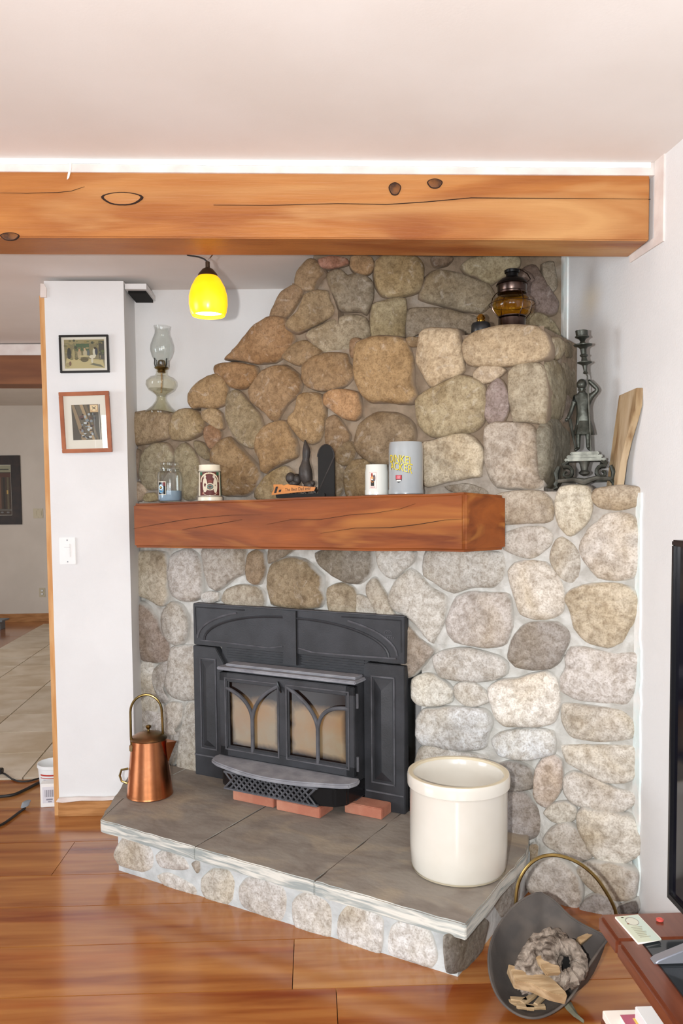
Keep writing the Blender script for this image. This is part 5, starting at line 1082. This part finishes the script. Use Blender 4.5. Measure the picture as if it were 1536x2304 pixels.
# ------------------------------------------------------------------ hall beyond the pillar
FY = YH-.001
q0, q1 = on_y(0, 1025, FY), on_y(50, 1180, FY)
def art3(m, a, b_, c_, d_):
    W_, H_ = b_-a, d_-c_; y = -.0072; rec(m, a, b_, c_, d_, y, '#463228'); rec(m, a, b_, c_+.86*H_, d_, y-.0002, '#a8a48c'); rec(m, a+.3*W_, a+.95*W_, c_+.9*H_, c_+.93*H_, y-.0004, '#5a5a4c')
    for k in range(9): rec(m, a+W_*(.05+.105*k), a+W_*(.1+.105*k), c_+.12*H_, c_+.76*H_, y-.0003, ['#7a5444', '#241c1a', '#6c6048'][k % 3])
    rec(m, a, b_, c_+.76*H_, c_+.84*H_, y-.0004, '#5a2c20'); rec(m, a, b_, c_+.08*H_, c_+.12*H_, y-.0004, '#6a6460'); rec(m, a+.88*W_, a+.92*W_, c_+.42*H_, c_+.5*H_, y-.0006, '#d8b060')
    for k in range(6): ell(m, a+W_*(.1+.16*k), c_+.05*H_, .02, .012, y-.0006, '#7c7c80', 8)
frame('dark_picture', 'large dark framed picture on the far hall wall', -4.46, q1[0], q1[2], q0[2], FY, .12, 'dark_frame', 0, 0, (.005, .005), art3)
q = on_y(86, 1155, FY); plate('hall_switch', 'beige double switch plate on the far hall wall', q[0], q[2], FY, .125, .125, 'beige_plastic', 2)
q = on_y(95, 1333, FY); ho = thing('hall_outlet', 'beige power outlet low on the far hall wall', 'outlet', (q[0], FY, q[2]-.06)); part('plate', MB().box(-.038, .038, -.006, 0, 0, .12), 'beige_plastic', ho, bevel=.002)
for z in (.028, .072): part('socket', MB().box(-.016, .016, -.009, -.005, z, z+.028), 'switch_plastic', ho, bevel=.003)
q = on_z(4, 1411, 0); so = thing('step_stool', 'small grey step stool far down the hall', 'stool', (q[0], q[1]-.15, 0)); part('top', MB().box(-.2, .11, -.12, .12, .1, .12), 'plug_grey', so, bevel=.004)
for x in (-.16, .03): part('leg', MB().box(x, x+.04, -.08, .08, 0, .1), 'plug_grey', so)
# plaster tub, cables
q = on_z(122, 1778, 0); tb = thing('plaster_tub', 'white plaster tub with red bands and barcode label behind the pillar', 'tub', (-1.325, 4.06, 0), 0)
part('tub_body', MB().lathe([(.062, 0), (.066, .004), (.078, .15), (.082, .152), (.082, .168), (.078, .168), (.072, .15), (.06, .01)], 32), 'bucket_white', tb)
m = MB(); rec(m, -.07, .07, .118, .126, 0, '#b8443a', 14); rec(m, -.07, .07, .105, .109, 0, '#b8443a', 14); rec(m, -.05, .07, .07, .1, 0, '#8a8ea8', 12)
wrap(m, lambda z: .0663+.012*(z/.15)+.0008, facing((-1.325, 4.06))-.1); part('band', m, 'print', tb, smooth=0)
bx2 = thing('barcode_carton', 'white carton with a barcode label leaning on the plaster tub', 'carton', (-1.296, 3.915, 0), .12); part('carton', MB().box(-.045, .045, -.03, .03, 0, .115), 'switch_plastic', bx2, bevel=.002)
m = MB(); rec(m, -.035, .035, .02, .1, -.0304, '#d4d4dc'); 
for k in range(10): rec(m, -.024+.005*k, -.024+.005*k+[.0015, .003][k % 2], .05, .085, -.0307, '#6c6c78')
rec(m, -.018, .012, .034, .042, -.0307, '#888894'); rec(m, -.01, .008, .024, .029, -.0307, '#888894'); part('barcode_label', m, 'print', bx2, smooth=0)
def cable(name, label, pix, r, z=.006, ends=()):
    P = catmull([tuple(on_z(x, y, z)) for x, y in pix]+[tuple(on_z(x, y, z)) for x, y in pix[::-1][1:-1]], 70); n_ = len(P)//2+1; o = thing(name, label, 'cable', tuple(P[0]))
    part('wire', MB().tube([tuple(q_-P[0]) for q_ in P[:n_]], r, 8), 'cord_black', o); return o, P[0]
o, p0 = cable('power_cable', 'thick dark cable curving across the boards to the carton', [(-40, 1793), (0, 1792), (30, 1788), (58, 1776), (85, 1762), (112, 1750), (122, 1747)], .0075, .008)
o, p0 = cable('plug_cable', 'thin dark cable with a black plug by the tile edge', [(2, 1738), (12, 1742), (28, 1753), (45, 1758), (65, 1757), (85, 1752), (100, 1747)], .0048, .006)
part('plug', MB().box(-.05, .01, -.02, .02, -.005, .022), 'cord_black', o, bevel=.004)
o, p0 = cable('socket_cable', 'dark cable ending in a grey socket on the boards', [(56, 1818), (40, 1830), (20, 1845), (0, 1857), (-40, 1872)], .006, .007)
part('socket', MB().lathe([(.018, 0), (.02, .004), (.02, .03), (.014, .034)], 16).xf(lambda x, y, z: (x-.0, y+z*.8, z*.5+x*.2+.008)), 'plug_grey', o)
